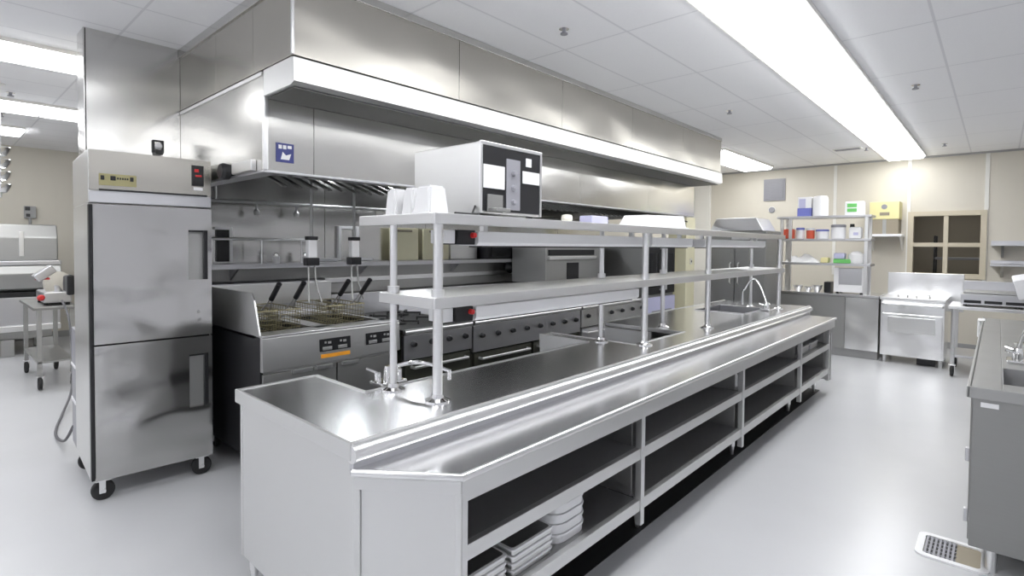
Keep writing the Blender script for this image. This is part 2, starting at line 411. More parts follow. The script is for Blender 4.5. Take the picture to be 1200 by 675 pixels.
b = MB(); b.m(0).box(.05, .235, -.008, -.003, 1.905, 1.975, .002)
b.m(1)
for x, w_ in ((.058, .018), (.105, .026), (.202, .018)): b.box(x, x+w_, -.011, -.007, 1.937, 1.963, .002)
for k in range(5): b.box(.138+k*.012, .146+k*.012, -.010, -.007, 1.944, 1.956, .001)
P('badge', b, [OLIVE, BLACK])['label'] = 'olive name badge with dark marks'
b = MB(); b.m(0).box(.535, .605, -.012, -.003, 1.94, 2.075, .003).m(1).box(.55, .575, -.014, -.011, 2.03, 2.05, .001).box(.555, .592, -.014, -.011, 2.0, 2.012, .001)
P('thermostat', b, [BLACK, RED]); P('thermostat_label', MB().box(.545, .6, -.006, -.003, 1.912, 1.932, .001), WHITEP)
for k, (x, y) in enumerate(((.06, .06), (W-.06, .06), (.06, D-.06), (W-.06, D-.06))):
    b = MB(); b.m(0).lathe([(.052, -.018), (.060, -.012), (.060, .012), (.052, .018)], (x, y, .060), 'y', 22)
    b.m(1).box(x-.022, x+.012, y-.03, y-.022, .045, .128, .003).box(x-.022, x+.012, y+.022, y+.03, .045, .128, .003).box(x-.04, x+.04, y-.035, y+.04, .12, .132, .002)
    b.cyl((x, y-.034, .060), (x, y+.034, .060), .012, 10)
    P('caster', b, [RUBBER, CHROME])
b = MB(); b.m(0).box(.0, .045, D, D+.21, .14, .96, .004).m(1).box(-.004, .049, D+.002, D+.214, .44, .465, .003).box(-.004, .049, D+.002, D+.214, .69, .71, .003)
P('rear_channel', b, [GREYP, WHITEP])

# small fitting on the wall above the refrigerator
t = thing('wall_sensor', 'small black and white sensor on the steel wall above the refrigerator', 'sensor', (-4.70, 1.2, 2.24))
MB().tube([(-4.69, 1.17, 2.24), (-4.685, 1.17, 2.33), (-4.685, 1.23, 2.33), (-4.69, 1.23, 2.24)], .008, 8).done('bracket', BLACK, t)
MB().lathe([(.022, 0), (.026, .02), (.015, .035)], (-4.702, 1.2, 2.29), 'x', 16).done('lamp_dome', WHITEP, t)
MB().box(-4.702, -4.66, 1.175, 1.225, 2.225, 2.26, .004).done('sensor_body', BLACK, t)

# ------------------------------------------------------------------ serving counter
t = thing('serving_counter', 'long stainless serving counter with lower front ledge and open shelves', 'counter', (-1.9, 3.9, 0))
deck = [(-1.582, .953), (-2.545, .958), (-2.545, 1.335), (-2.10, 1.335), (-2.10, 3.12), (-2.545, 3.12), (-2.545, 3.25), (-1.81, 3.25), (-1.81, 4.02), (-2.545, 4.02),
        (-2.545, 6.80), (-1.56, 6.80)]
# sink cut-out is left by splitting the far part of the deck
b = MB()
b.poly([(-1.582, .953), (-2.545, .958), (-2.545, 1.335), (-2.10, 1.335), (-2.10, 3.12), (-2.545, 3.12), (-2.545, 3.25), (-1.81, 3.25), (-1.81, 4.02), (-2.545, 4.02), (-2.545, 5.5), (-1.582, 5.5)], 'z', .868, .9, .003)
b.box(-2.545, -2.36, 5.5, 6.15, .868, .9, .002).box(-1.86, -1.582, 5.5, 6.15, .868, .9, .002).box(-2.545, -1.582, 6.15, 6.80, .868, .9, .003)
b.done('upper_deck', S_TOP, t)
# marine edge round the deck and bullnose rail at the front
b = MB(); b.box(-2.555, -1.576, .944, .960, .845, .906, .005); b.box(-2.555, -2.535, .955, 1.335, .84, .905, .004)
b.box(-2.545, -2.09, 1.328, 1.342, .86, .906, .003).box(-2.107, -2.095, 1.335, 3.12, .80, .906, .003).box(-2.545, -2.10, 3.115, 3.127, .80, .904, .003)
b.box(-2.545, -1.805, 3.245, 3.257, .80, .904, .003).box(-1.816, -1.804, 3.25, 4.02, .80, .906, .003).box(-2.555, -2.535, 4.02, 6.80, .84, .905, .004)
b.box(-1.592, -1.568, .95, 6.80, .895, .908, .005)
b.done('deck_edge', S_BODY, t)
b = MB(); b.tube([(-1.578, .948, .868), (-1.578, 6.80, .868)], .031, 16); b.done('bullnose_rail', S_TUBE, t)
b = MB(); b.box(-1.60, -1.575, .955, 6.80, .80, .86, .003); b.done('riser', S_MID, t)
b = MB(); b.poly([(-1.60, .957), (-1.575, .950), (-1.285, 1.172), (-1.285, 6.62), (-1.60, 6.62)], 'z', .792, .818, .004)
b.done('serving_ledge', S_TOP, t)
MB().tube([(-1.575, .952, .806), (-1.284, 1.175, .806), (-1.284, 6.62, .806)], .0135, 12).done('ledge_rim', S_TUBE, t)
b = MB()
b.box(-1.302, -1.288, 1.185, 6.62, .715, .795, .003)
M = Matrix.Translation((-1.578, .957, 0)) @ Matrix.Rotation(math.atan2(.222, .29), 4, 'Z')
b.box(0, .365, .003, .016, .745, .795, .003, M)
b.done('front_rail', S_BODY, t)
b = MB(); b.box(.022, .350, .012, .024, .12, .75, .003, M); b.box(0, .022, .002, .03, .12, .75, .003, M); b.box(.345, .367, .002, .03, .12, .75, .003, M)
b.done('corner_panel', S_BODY, t)
b = MB(); b.box(-2.535, -1.60, .965, .985, .14, .85, .003); b.box(-2.54, -2.515, .962, .99, .14, .85, .003).box(-1.605, -1.578, .960, .99, .12, .85, .003)
b.done('end_panel', S_BODY, t)
MB().box(-2.50, -1.42, 1.10, 6.62, 0, .006, .001).done('black_floor_sheet', RUBBER, t)  # thin black sheet on the floor beneath the counter
posts = [1.205, 2.43, 3.87, 5.37, 6.46]
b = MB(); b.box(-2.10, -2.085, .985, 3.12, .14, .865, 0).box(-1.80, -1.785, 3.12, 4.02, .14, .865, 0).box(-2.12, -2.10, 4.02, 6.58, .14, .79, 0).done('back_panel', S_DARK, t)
for q in ((-2.545, -2.525, .99, 1.33, .14, .86), (-2.545, -2.10, 1.32, 1.334, .14, .86), (-2.545, -2.10, 3.122, 3.136, .14, .86), (-2.545, -1.80, 3.234, 3.248, .14, .86), (-2.545, -2.10, 4.024, 4.04, .14, .86), (-2.54, -2.525, 4.04, 6.78, .14, .86), (-2.525, -1.31, 6.58, 6.60, .14, .79)):
    MB().box(*q, .002).done('side_panel', S_BODY, t)
for y in posts:
    MB().box(-1.335, -1.300, y-.018, y+.018, .16, .72, .003).done('post', S_BODY, t)
for y0_, y1_ in zip(posts, posts[1:]):
    xb = -1.79 if y0_ > 2.4 and y0_ < 3.9 else -2.085
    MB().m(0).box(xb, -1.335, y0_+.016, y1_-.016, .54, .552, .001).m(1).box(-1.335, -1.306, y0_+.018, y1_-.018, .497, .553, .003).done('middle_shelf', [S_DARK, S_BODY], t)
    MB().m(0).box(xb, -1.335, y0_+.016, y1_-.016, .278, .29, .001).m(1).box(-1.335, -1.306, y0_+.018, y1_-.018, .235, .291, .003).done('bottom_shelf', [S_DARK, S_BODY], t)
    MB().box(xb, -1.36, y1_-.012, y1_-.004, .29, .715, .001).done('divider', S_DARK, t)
for x, y in ((-1.46, 1.25), (-1.455, 2.66), (-1.455, 4.09), (-1.455, 5.55), (-1.455, 6.5), (-2.505, 1.01), (-2.0, 2.66), (-2.0, 4.2), (-2.0, 5.55), (-2.46, 6.5)):
    MB().cyl((x, y, .07), (x, y, .278), .022, 14).lathe([(.012, 0), (.014, .02), (.022, .08)], (x, y, .0062), n=14).done('foot', S_TUBE, t)
b = MB(); b.box(-2.36, -1.86, 5.5, 6.15, .70, .712, 0).box(-2.36, -2.35, 5.5, 6.15, .712, .9, 0).box(-1.87, -1.86, 5.5, 6.15, .712, .9, 0).box(-2.35, -1.87, 5.5, 5.51, .712, .9, 0).box(-2.35, -1.87, 6.14, 6.15, .712, .9, 0)
b.box(-2.37, -2.35, 5.49, 6.16, .898, .908, .003).box(-1.87, -1.85, 5.49, 6.16, .898, .908, .003).box(-2.35, -1.87, 6.14, 6.16, .898, .908, .003).box(-2.35, -1.87, 5.49, 5.51, .898, .908, .003)
b.done('sink_bowl', S_MID, t)

# two-tier pass shelf on posts
t = thing('pass_shelf', 'two-tier stainless pass shelf on round posts, standing on the serving counter', 'shelf', (-1.9, 3.9, .9))
for zt, nm in ((1.702, 'upper_shelf'), (1.345, 'lower_shelf')):
    b = MB(); b.box(-2.30 if zt > 1.5 else -2.13, -1.73, 1.43, 6.34, zt-.012, zt, .002)
    b.box(-1.745, -1.725, 1.425, 6.345, zt-.046, zt+.001, .004).box(-2.30 if zt > 1.5 else -2.13, -1.745, 1.425, 1.445, zt-.046, zt+.001, .004).box(-2.30 if zt > 1.5 else -2.13, -1.745, 6.325, 6.345, zt-.046, zt+.001, .004)
    b.done(nm, S_TUBE, t)
for y in (1.475, 3.285, 4.35, 6.28):
    for x in (-1.765, -2.05):
        if x > -2 or y > 0:
            yy = y if x > -2 else {1.475: 1.45, 3.285: 3.19, 4.35: 4.12, 6.28: 6.25}[y]
            p = MB().cyl((x, yy, .902), (x, yy, 1.69), .0215 if x > -2 else .017, 16).lathe([(.028, 0), (.028, .03)], (x, yy, 1.348), n=16).done('post', S_TUBE, t)
            MB().lathe([(.055, 0), (.055, .006), (.03, .016), (.026, .03)], (x, yy, .9), n=20).done('flange', CHROME, p)

# strip heaters under the shelf tiers
def heater(label, y0, y1, z, box=True):
    t = thing('strip_heater', label, 'heat lamp', (-1.9, (y0+y1)/2, z), 0, 'strip heaters under the pass shelf')
    b = MB(); b.poly([(-1.99, z-.07), (-1.87, z-.07), (-1.855, z-.055), (-1.855, z+.0), (-1.99, z+.0)], 'y', y0, y1, .003); b.done('housing', WHITEP, t)
    MB().box(-1.975, -1.88, y0+.05, y1-.05, z-.078, z-.071, .001).done('element_guard', BLACK, t)
    for yy in (y0+.1, y1-.1): MB().box(-1.95, -1.92, yy, yy+.03, z, 1.69-.002 if z > 1.5 else 1.333, .002).done('bracket', S_TUBE, t)
    if box:
        cb = MB().box(-1.97, -1.855, y0-.13, y0-.02, z-.065, z+.005, .004).done('control_box', BLACK, t)
        MB().lathe([(.014, 0), (.012, .02)], (-1.855, y0-.04, z-.02), 'x', 12).done('indicator', RED, cb)
        MB().box(-1.97, -1.87, y0-.20, y0-.135, z-.06, z+.003, .003).done('junction_box', WHITEP, t)
heater('long white strip heater under the upper shelf below the toaster', 1.80, 3.48, 1.635)
heater('long white strip heater under the lower shelf tier, left half', 1.79, 3.37, 1.272)
heater('short grey strip heater under the upper shelf in the middle bay', 3.55, 4.25, 1.635, False)
heater('grey strip heater under the upper shelf in the far bay', 4.5, 6.1, 1.635, False)

# things on the pass shelf
Z = 1.702
t = thing('conveyor_toaster', 'boxy stainless toaster with black control front on the pass shelf', 'toaster', (-2.12, 2.05, Z))
b = MB(); b.box(-2.385, -1.872, 1.82, 2.29, Z+.022, 2.075, .008); b.done('housing', S_SIDE, t)
b = MB(); b.box(-1.874, -1.866, 1.835, 2.272, Z+.035, 2.06, .002); b.done('front_panel', BLACK, t)
b = MB(); b.box(-1.876, -1.862, 1.82, 2.29, 2.058, 2.078, .003).box(-1.876, -1.862, 1.82, 1.834, Z+.022, 2.06, .003).box(-1.876, -1.862, 2.274, 2.29, Z+.022, 2.06, .003)
b.done('front_trim', S_TUBE, t)
MB().box(-1.867, -1.861, 1.840, 1.99, 1.85, 1.965, .001).done('notice_card', WHITEP, t)['label'] = 'white card on the black front'
MB().box(-1.867, -1.861, 2.13, 2.268, 1.895, 1.96, .001).done('label_plate', WHITEP, t)
MB().box(-1.867, -1.861, 2.155, 2.20, 1.985, 2.03, .004).done('switch_plate', WHITEP, t)
MB().box(-1.868, -1.862, 2.005, 2.11, 1.75, 2.01, .002).done('control_strip', GREYP, t)
for k in range(3): MB().lathe([(.016, 0), (.013, .018), (.004, .02)], (-1.862, 2.055, 1.79+.075*k), 'x', 12).done('knob', GREYP, t)
MB().box(-1.866, -1.80, 1.87, 1.97, 1.735, 1.752, .003).box(-1.866, -1.858, 1.865, 1.975, 1.73, 1.82, .002).done('chute', S_GREY, t)
for x in (-2.34, -1.92):
    for y in (1.86, 2.25): MB().lathe([(.016, 0), (.02, .022)], (x, y, Z), n=12).done('foot', RUBBER, t)
MB().tube([(-1.90, 1.82, 1.76), (-1.88, 1.78, 1.715), (-1.80, 1.76, 1.708), (-1.757, 1.70, 1.708), (-1.755, 1.56, 1.708)], .005, 8).done('power_cord', RUBBER, t)

def bin_(label, x, y, s=1.0):
    t = thing('plastic_bin', label, 'bin', (x, y, Z), 0, 'upside-down white bins on the pass shelf')
    b = MB(); w0, w1, h = .062*s, .048*s, .135
    v = [(-w0, -w0, 0), (w0, -w0, 0), (w0, w0, 0), (-w0, w0, 0), (-w1, -w1, h), (w1, -w1, h), (w1, w1, h), (-w1, w1, h)]
    vs = [b.bm.verts.new(Vector(q)+Vector((x, y, Z))) for q in v]
    for f in ((0, 1, 2, 3), (4, 5, 6, 7), (0, 1, 5, 4), (1, 2, 6, 5), (2, 3, 7, 6), (3, 0, 4, 7)): b.bm.faces.new([vs[i] for i in f])
    bmesh.ops.bevel(b.bm, geom=list(b.bm.edges), offset=.010, segments=3, affect='EDGES')
    b.done('body', BINP, t)
    MB().box(x-w0-.006, x+w0+.006, y-w0-.006, y+w0+.006, Z, Z+.012, .005).done('rim', BINP, t)
bin_('white upside-down plastic bin at the left end of the pass shelf', -2.178, 1.56, .72)
bin_('white upside-down plastic bin between two others on the pass shelf', -2.066, 1.575, .72)
bin_('white upside-down plastic bin nearest the toaster on the pass shelf', -1.93, 1.57, 1.0)
t = thing('food_pan_lid', 'flat white lidded tray with sloped end on the pass shelf', 'tray', (-1.88, 3.6, Z))
b = MB(); b.poly([(3.27, Z), (3.36, Z+.085), (3.93, Z+.10), (3.98, Z)], 'x', -1.98, -1.79, .006); b.done('lid', WHITEP, t)
MB().box(-1.99, -1.78, 3.25, 4.0, Z, Z+.012, .004).done('rim', WHITEP, t)
tag(MB().box(-2.0, -1.9, 4.02, 4.12, Z, Z+.07, .006).done('small_carton', LIME), 'small yellow-green carton on the pass shelf beside the white tray', 'carton')
tag(MB().box(-2.0, -1.9, 2.84, 3.03, Z, Z+.06, .008).done('plastic_tub', LILAC), 'low pale lilac tub on the pass shelf right of the toaster', 'tub')
tag(MB().lathe([(.025, 0), (.035, .03), (.03, .05), (.01, .055)], (-1.92, 2.6, Z)).done('small_dish', OFFW), 'small pale dish on the pass shelf close to the toaster', 'dish')

# faucet by the nearest back post, far faucet by the sink
def faucet(name, label, x, y, z, dirn, h, reach):
    t = thing(name, label, 'faucet', (x, y, z))
    MB().box(x-.05, x+.05, y-.075, y+.075, z, z+.018, .006).lathe([(.026, 0), (.024, .05), (.018, .07)], (x, y, z+.015), n=16).done('body', CHROME, t)
    dx, dy = dirn
    pts = []
    for k in range(11):
        a = k/10; pts.append((x+dx*reach*a, y+dy*reach*a, z+.07+h*math.sin(PI*min(1, a*1.05)*.85)+.0))
    MB().tube([(x, y, z+.04)]+pts+[(x+dx*reach, y+dy*reach, z+.05)], .010, 10).done('spout', CHROME, t)
    for s in (-1, 1):
        MB().lathe([(.016, 0), (.016, .045), (.010, .05)], (x, y+s*.06, z+.015), n=12).tube([(x, y+s*.06, z+.058), (x-.055, y+s*.085, z+.075)], .007, 8).done('handle', CHROME, t)
    return t
faucet('deck_faucet', 'chrome faucet with low arched spout beside the nearest back post of the pass shelf', -2.16, 1.50, .9, (.93, .36), .045, .33)
faucet('sink_faucet', 'chrome faucet at the sink near the far end of the serving counter', -1.80, 6.0, .905, (-.9, -.42), .26, .24)

# pans and trays on the bottom shelf
def pan(label, x0, x1, y0, y1, z, h, m, grp, r=.012):
    t = thing('sheet_pan' if r < .03 else 'serving_tray', label, 'pan' if r < .03 else 'tray', ((x0+x1)/2, (y0+y1)/2, z), 0, grp)
    def rr(x0, x1, y0, y1, r, n=5):
        out = []
        for cx, cy, a0 in ((x1-r, y1-r, 0), (x0+r, y1-r, PI/2), (x0+r, y0+r, PI), (x1-r, y0+r, 1.5*PI)):
            for k in range(n+1): out.append((cx+r*math.cos(a0+k*PI/2/n), cy+r*math.sin(a0+k*PI/2/n)))
        return out
    b = MB(); i = .012
    b.poly(rr(x0+i*.5, x1-i*.5, y0+i*.5, y1-i*.5, r), 'z', z, z+h-.004); b.done('pan_body', m[0], t)
    MB().poly(rr(x0, x1, y0, y1, r+.006), 'z', z+h-.012, z+h-.002, .002).done('pan_rim', m[1], t)
    MB().poly(rr(x0+.012, x1-.012, y0+.012, y1-.012, r), 'z', z+h-.003, z+h-.0005).done('pan_inside', m[2] if len(m) > 2 else m[0], t)
for k in range(4): pan('pale-rimmed sheet pan in the nearest stack, ' + ['bottom of the stack', 'second from the bottom', 'third from the bottom', 'topmost'][k], -1.86, -1.345, 1.232, 1.475, .2915+.028*k, .0275, (S_SIDE, WHITEP, S_DGREY), 'sheet pans in the nearest stack')
for k in range(4): pan('pale-rimmed sheet pan in the stack beside the rounded trays, ' + ['bottom of the stack', 'second from the bottom', 'third from the bottom', 'topmost'][k], -1.86, -1.345, 1.50, 1.755, .2915+.028*k, .0275, (S_SIDE, WHITEP, S_DGREY), 'sheet pans in the middle stack')
for k in range(4): pan('white rounded tray on the bottom shelf, ' + ['bottom of the stack', 'second from the bottom', 'third from the bottom', 'topmost'][k], -1.78, -1.35, 1.775, 2.03, .2915+.043*k, .042, (WHITEP, WHITEP, S_SIDE), 'white rounded trays', .07)
for k, (y, l) in enumerate(((5.62, 'grey metal pan on the middle shelf of the far bay, left one'), (5.95, 'grey metal pan on the middle shelf of the far bay, right one'))):
    pan(l, -1.9, -1.36, y, y+.28, .5525, .065, (S_MID, S_TUBE), 'pans in the far bay')
t = thing('spray_bottle', 'small black and white bottle on the middle shelf just past the third post', 'bottle', (-1.42, 3.98, .5525))
MB().lathe([(.035, 0), (.036, .08), (.02, .11)], (-1.42, 3.98, .5525)).done('bottle_body', WHITEP, t)
MB().lathe([(.022, 0), (.022, .05), (.01, .06)], (-1.42, 3.98, .6625)).done('cap', BLACK, t)

# ------------------------------------------------------------------ cook line
XF, XK = -3.40, -4.55
def legs(t, y0, y1, x0=XF-.10, x1=XK+.12, cast=True):
    for x in (x0, x1):
        for y in (y0+.08, y1-.08):
            if cast:
                MB().m(0).lathe([(.05, -.016), (.058, -.01), (.058, .01), (.05, .016)], (x, y, .058), 'y', 18).m(1).box(x-.03, x+.03, y-.026, y-.018, .05, .13, .002).box(x-.03, x+.03, y+.018, y+.026, .05, .13, .002).box(x-.04, x+.04, y-.04, y+.04, .125, .15, .003).done('caster', [RUBBER, CHROME], t)
            else:
                MB().cyl((x, y, .0), (x, y, .15), .022, 12).done('leg', S_TUBE, t)
t = thing('fryer_battery', 'stainless two-vat deep fryer with black digital controls beside the refrigerator', 'fryer', (-3.95, 1.93, 0))
y0, y1 = 1.42, 2.46
b = MB(); b.box(XK, XF-.03, y0, y0+.02, .15, .975, .003).box(XK, XF-.03, y1-.02, y1, .15, .975, .003).box(XK, XK+.02, y0, y1, .15, .975, .002).box(XK, XF-.03, y0+.02, y1-.02, .15, .17, 0); b.done('cabinet', BLACK, t)
b = MB(); b.box(XF-.06, XF-.03, y0+.02, y1-.02, .70, .97, 0); b.poly([(XF-.03, .975), (XF-.012, .975), (XF, .965), (XF+.012, .762), (XF, .752), (XF-.03, .752)], 'y', y0, y1, .003); b.done('control_panel', S_SIDE, t)
b = MB(); b.box(XF-.10, XF-.004, y0, y1, .966, .984, .005); b.done('front_rim', S_TUBE, t)
# surface with two open vats
b = MB(); b.box(XK, XF-.10, y0, y0+.06, .955, .975, .002).box(XK, XF-.10, 1.86, 1.98, .955, .975, .002).box(XK, XF-.10, y1-.06, y1, .955, .975, .002).box(-3.62, XF-.10, y0, y1, .955, .975, .002).box(XK, -4.30, y0, y1, .955, .975, .002); b.done('vat_surround', S_MID, t)
for a, c in ((y0+.06, 1.86), (1.98, y1-.06)):
    b = MB(); b.box(-4.30, -3.62, a, c, .70, .71, 0).box(-4.305, -4.30, a, c, .71, .957, 0).box(-3.625, -3.62, a, c, .71, .957, 0).box(-4.30, -3.62, a-.004, a, .71, .957, 0).box(-4.30, -3.62, c, c+.004, .71, .957, 0); b.done('vat', IRON, t)
b = MB(); b.poly([(-3.44, .975), (-3.44, .985), (-3.52, 1.20), (-3.56, 1.245), (-4.52, 1.245), (-4.52, .975)], 'y', y0, y0+.012, .003); b.done('side_splash', S_SIDE, t)
b = MB(); b.poly([(XK, .96), (XK+.05, .96), (XK+.04, 1.24), (XK, 1.26)], 'y', y0+.012, y1, .003); b.done('back_splash', S_MID, t)
for a in (1.80, 2.16):
    b = MB(); M = Matrix.Translation((XF+.0065, 0, .868)) @ Matrix.Rotation(math.radians(-3.4), 4, 'Y')
    b.m(0).box(0, .006, a, a+.235, -.035, .05, .003, M)
    b.m(1)
    for k in range(2): b.box(.005, .009, a+.02+k*.115, a+.09+k*.115, -.028, -.004, .003, M).box(.005, .008, a+.035+k*.115, a+.05+k*.115, .018, .032, .002, M).box(.005, .008, a+.06+k*.115, a+.085+k*.115, .014, .03, .002, M)
    b.done('digital_controller', [BLACK, S_SIDE], t)
M = Matrix.Translation((XF+.0095, 0, .80)) @ Matrix.Rotation(math.radians(-3.4), 4, 'Y')
MB().box(0, .003, 1.81, 2.03, -.012, .014, .0005, M).done('orange_sticker', ORANGE, t)
MB().box(0, .002, 1.55, 1.68, .02, .045, .0005, M).done('name_plate', S_SIDE, t)
for a, c in ((y0+.01, 1.935), (1.945, y1-.01)):
    d = MB().box(XF-.03, XF-.008, a, c, .17, .735, .004).done('door', S_GREY, t)
    MB().box(XF-.010, XF+.012, (a+c)/2-.07 if a < 1.9 else a+.03, (a+c)/2+.07 if a < 1.9 else a+.16, .715, .742, .003).done('door_handle', S_TUBE, d)
MB().box(XF-.010, XF+.012, 1.78, 1.90, .715, .742, .003).done('drain_handle', S_TUBE, t)
MB().box(-4.40, -4.385, 1.45, 2.44, 1.07, 1.24, .004).done('basket_hanger', S_SIDE, t)
legs(t, y0, y1)
# baskets in the vats
def basket(label, y, x=-3.95, hang=0.11):
    t = thing('fry_basket', label, 'fry basket', (x, y, .82+hang), 0, 'fry baskets in the fryer')
    b = MB(); z0, z1, hx, hy = .83+hang, .99+hang, .24, .075
    for i in range(13):
        xx = x-hx+i*hx*2/12; b.tube([(xx, y-hy, z1), (xx, y-hy*.85, z0), (xx, y+hy*.85, z0), (xx, y+hy, z1)], .0022, 4)
    for j in range(6):
        z = z0+j*(z1-z0)/5; k = .85+.15*j/5
        b.tube([(x-hx, y-hy*k, z), (x+hx, y-hy*k, z), (x+hx, y+hy*k, z), (x-hx, y+hy*k, z)], .0022 if j < 5 else .005, 4, closed=True)
    b.done('wire_mesh', FRIES, t)
    MB().tube([(x+hx-.02, y-.03, z1), (x+hx+.05, y-.012, z1+.06), (x+hx+.10, y-.012, z1+.11)], .005, 6).tube([(x+hx-.02, y+.03, z1), (x+hx+.05, y+.012, z1+.06), (x+hx+.10, y+.012, z1+.11)], .005, 6).done('handle_wire', S_MID, t)
    MB().tube([(x+hx+.08, y, z1+.09), (x+hx+.20, y, z1+.20)], .018, 10).done('grip', BLACK, t)
basket('wire fry basket with black grip, leftmost in the fryer', 1.58)
basket('wire fry basket with black grip, second from the left in the fryer', 1.75)
basket('wire fry basket with black grip, third from the left in the fryer', 2.09)
basket('wire fry basket with black grip, rightmost in the fryer', 2.27)

def knob(mb, x, y, z, r=.024): mb.lathe([(r, 0), (r*1.05, .012), (r*.7, .035), (r*.6, .037)], (x, y, z), 'x', 14)
def cook_range(name, label, cat, y0, y1, panel_z, top_z, doors, nk, pm, dm, burners=True):
    t = thing(name, label, cat, ((XF+XK)/2, (y0+y1)/2, 0))
    MB().box(XK, XF-.04, y0+.004, y1-.004, .15, top_z-.02, .003).done('body', DOORDARK, t)
    b = MB(); b.box(XK, XF-.02, y0+.004, y1-.004, top_z-.02, top_z, .004); b.done('cooktop', IRON if burners else S_MID, t)
    MB().tube([(XF-.005, y0+.01, top_z-.02), (XF-.005, y1-.01, top_z-.02)], .022, 12).done('front_rail', S_TUBE, t)
    b = MB(); b.box(XF-.04, XF, y0+.004, y1-.004, panel_z, top_z-.045, .004); b.done('control_panel', pm, t)
    for k in range(nk):
        y = y0+(k+.5)*(y1-y0)/nk
        b = MB(); knob(b, XF, y, (panel_z+top_z-.045)/2+.025); b.done('knob', BLACK, t)
    n = doors; w = (y1-y0)/n
    for k in range(n):
        a = y0+k*w+.02; c = y0+(k+1)*w-.02
        d = MB().box(XF-.04, XF-.006, a, c, .20, panel_z-.015, .006).done('oven_door', dm, t)
        MB().tube([(XF-.006, a+.06, panel_z-.06), (XF+.035, a+.06, panel_z-.06), (XF+.035, c-.06, panel_z-.06), (XF-.006, c-.06, panel_z-.06)], .012, 10).done('door_handle', S_TUBE, d)
    MB().box(XK, XK+.05, y0+.004, y1-.004, top_z, top_z+.20, .004).done('back_guard', S_MID, t)
    if burners:
        for k in range(max(2, int((y1-y0)/.3))):
            y = y0+(k+.5)*(y1-y0)/max(2, int((y1-y0)/.3))
            for x in (-3.7, -4.15):
                b = MB(); b.lathe([(.05, 0), (.05, .012), (.02, .018)], (x, y, top_z), n=16)
                for q in range(4):
                    a = q*PI/2+PI/4; b.box(-.012, .012, .03, .16, .018, .034, .003, Matrix.Translation((x, y, top_z)) @ Matrix.Rotation(a, 4, 'Z'))
                    b.box(-.008, .008, .145, .16, 0, .02, .001, Matrix.Translation((x, y, top_z)) @ Matrix.Rotation(a, 4, 'Z'))
                b.done('burner_grate', IRON, t)
    legs(t, y0, y1, cast=False)
    return t
cook_range('oven_range', 'dark oven range with steel front rail beside the fryer', 'range', 2.50, 3.235, .66, .90, 1, 4, S_MID, DOORDARK)
cook_range('griddle_range', 'wide griddle range with a row of black knobs over two dark oven doors', 'griddle', 3.245, 4.88, .62, .90, 2, 8, S_MID, DOORDARK, False)
cook_range('burner_range', 'silver burner range beyond the griddle, seen between the pass shelf posts', 'range', 4.895, 6.36, .66, .90, 2, 6, S_SIDE, S_MID)
# saucepan with yellow handle on the far range
t = thing('stock_pot', 'dark pot with yellow-green lid knob on the far burner range', 'pot', (-3.66, 5.71, .934))
MB().lathe([(.10, 0), (.115, .01), (.115, .12), (.12, .125), (.11, .125), (.10, .02)], (-3.66, 5.71, .934), n=22).done('pot_body', BLACK, t)
MB().lathe([(.115, 0), (.09, .02), (.02, .03)], (-3.66, 5.71, 1.059), n=22).done('lid', S_DARK, t)
MB().lathe([(.018, 0), (.03, .02), (.024, .05), (.008, .055)], (-3.66, 5.71, 1.086), n=14).done('knob', LIME, t)

# double-deck oven at the end of the line
t = thing('convection_oven', 'tall double-deck oven with dark glass doors at the far end of the cook line', 'oven', (-3.95, 6.85, 0))
y0, y1 = 6.40, 7.25
MB().box(-4.44, XF-.05, y0, y1, .15, 1.66, .006).done('cabinet', S_GREY, t)
for z0_, z1_ in ((.92, 1.60),):
    for a, c in ((y0+.02, (y0+y1)/2-.006), ((y0+y1)/2+.006, y1-.02)):
        d = MB().box(XF-.05, XF-.02, a, c, z0_, z1_, .006).done('door', BLACK, t)
        MB().box(XF-.021, XF-.016, a+.05, c-.05, z0_+.10, z1_-.12, .002).done('door_glass', GLASSB, d)
        yy = c-.035 if a < 6.8 else a+.035
        MB().tube([(XF-.02, yy, z0_+.06), (XF+.03, yy, z0_+.06), (XF+.03, yy, z1_-.06), (XF-.02, yy, z1_-.06)], .013, 10).done('door_handle', S_TUBE, d)
MB().box(XF-.05, XF-.015, y0+.01, y1-.01, .42, .88, .006).done('lower_panel', LILAC, t)
b = MB(); b.m(0).box(XF-.016, XF-.012, y0+.15, y1-.12, .62, .70, .002); b.done('lower_controls', GREYP, t)
legs(t, y0, y1, cast=False)

# shelf on the steel wall behind the cook line and what stands on it
t = thing('wall_shelf', 'long steel shelf on the wall behind the cook line', 'shelf', (-4.58, 4.2, 1.40))
MB().box(-4.70, -4.46, 1.45, 7.2, 1.385, 1.40, .003).box(-4.475, -4.46, 1.45, 7.2, 1.36, 1.385, .002).done('shelf_board', S_MID, t)
for y in (1.7, 2.9, 4.1, 5.3, 6.5): MB().poly([(-4.70, 1.385), (-4.48, 1.385), (-4.70, 1.25)], 'y', y, y+.012).done('bracket', S_MID, t)
struct('trim_7', MB().box(-4.702, -4.69, 1.42, 7.3, 1.10, 1.36, .003), S_GREY)
struct('trim_8', MB().box(-4.702, -4.66, 1.42, 7.3, 1.20, 1.245, .006), S_TUBE)
t = thing('pale_board', 'cream board standing on the wall shelf behind the left pass shelf posts', 'cutting board', (-4.62, 3.41, 1.40), 0, 'boards on the wall shelf')
MB().box(-4.64, -4.615, 3.22, 3.585, 1.40, 1.74, .008).done('board', CREAM, t)  # flat cream board upright on the shelf
MB().box(-4.616, -4.612, 3.30, 3.50, 1.70, 1.72, .002).done('brown_strip', KRAFT, t)
dup(t, (-4.62, 3.84, 1.40-.0), 'cream board on the wall shelf, seen just left of the thick front post')
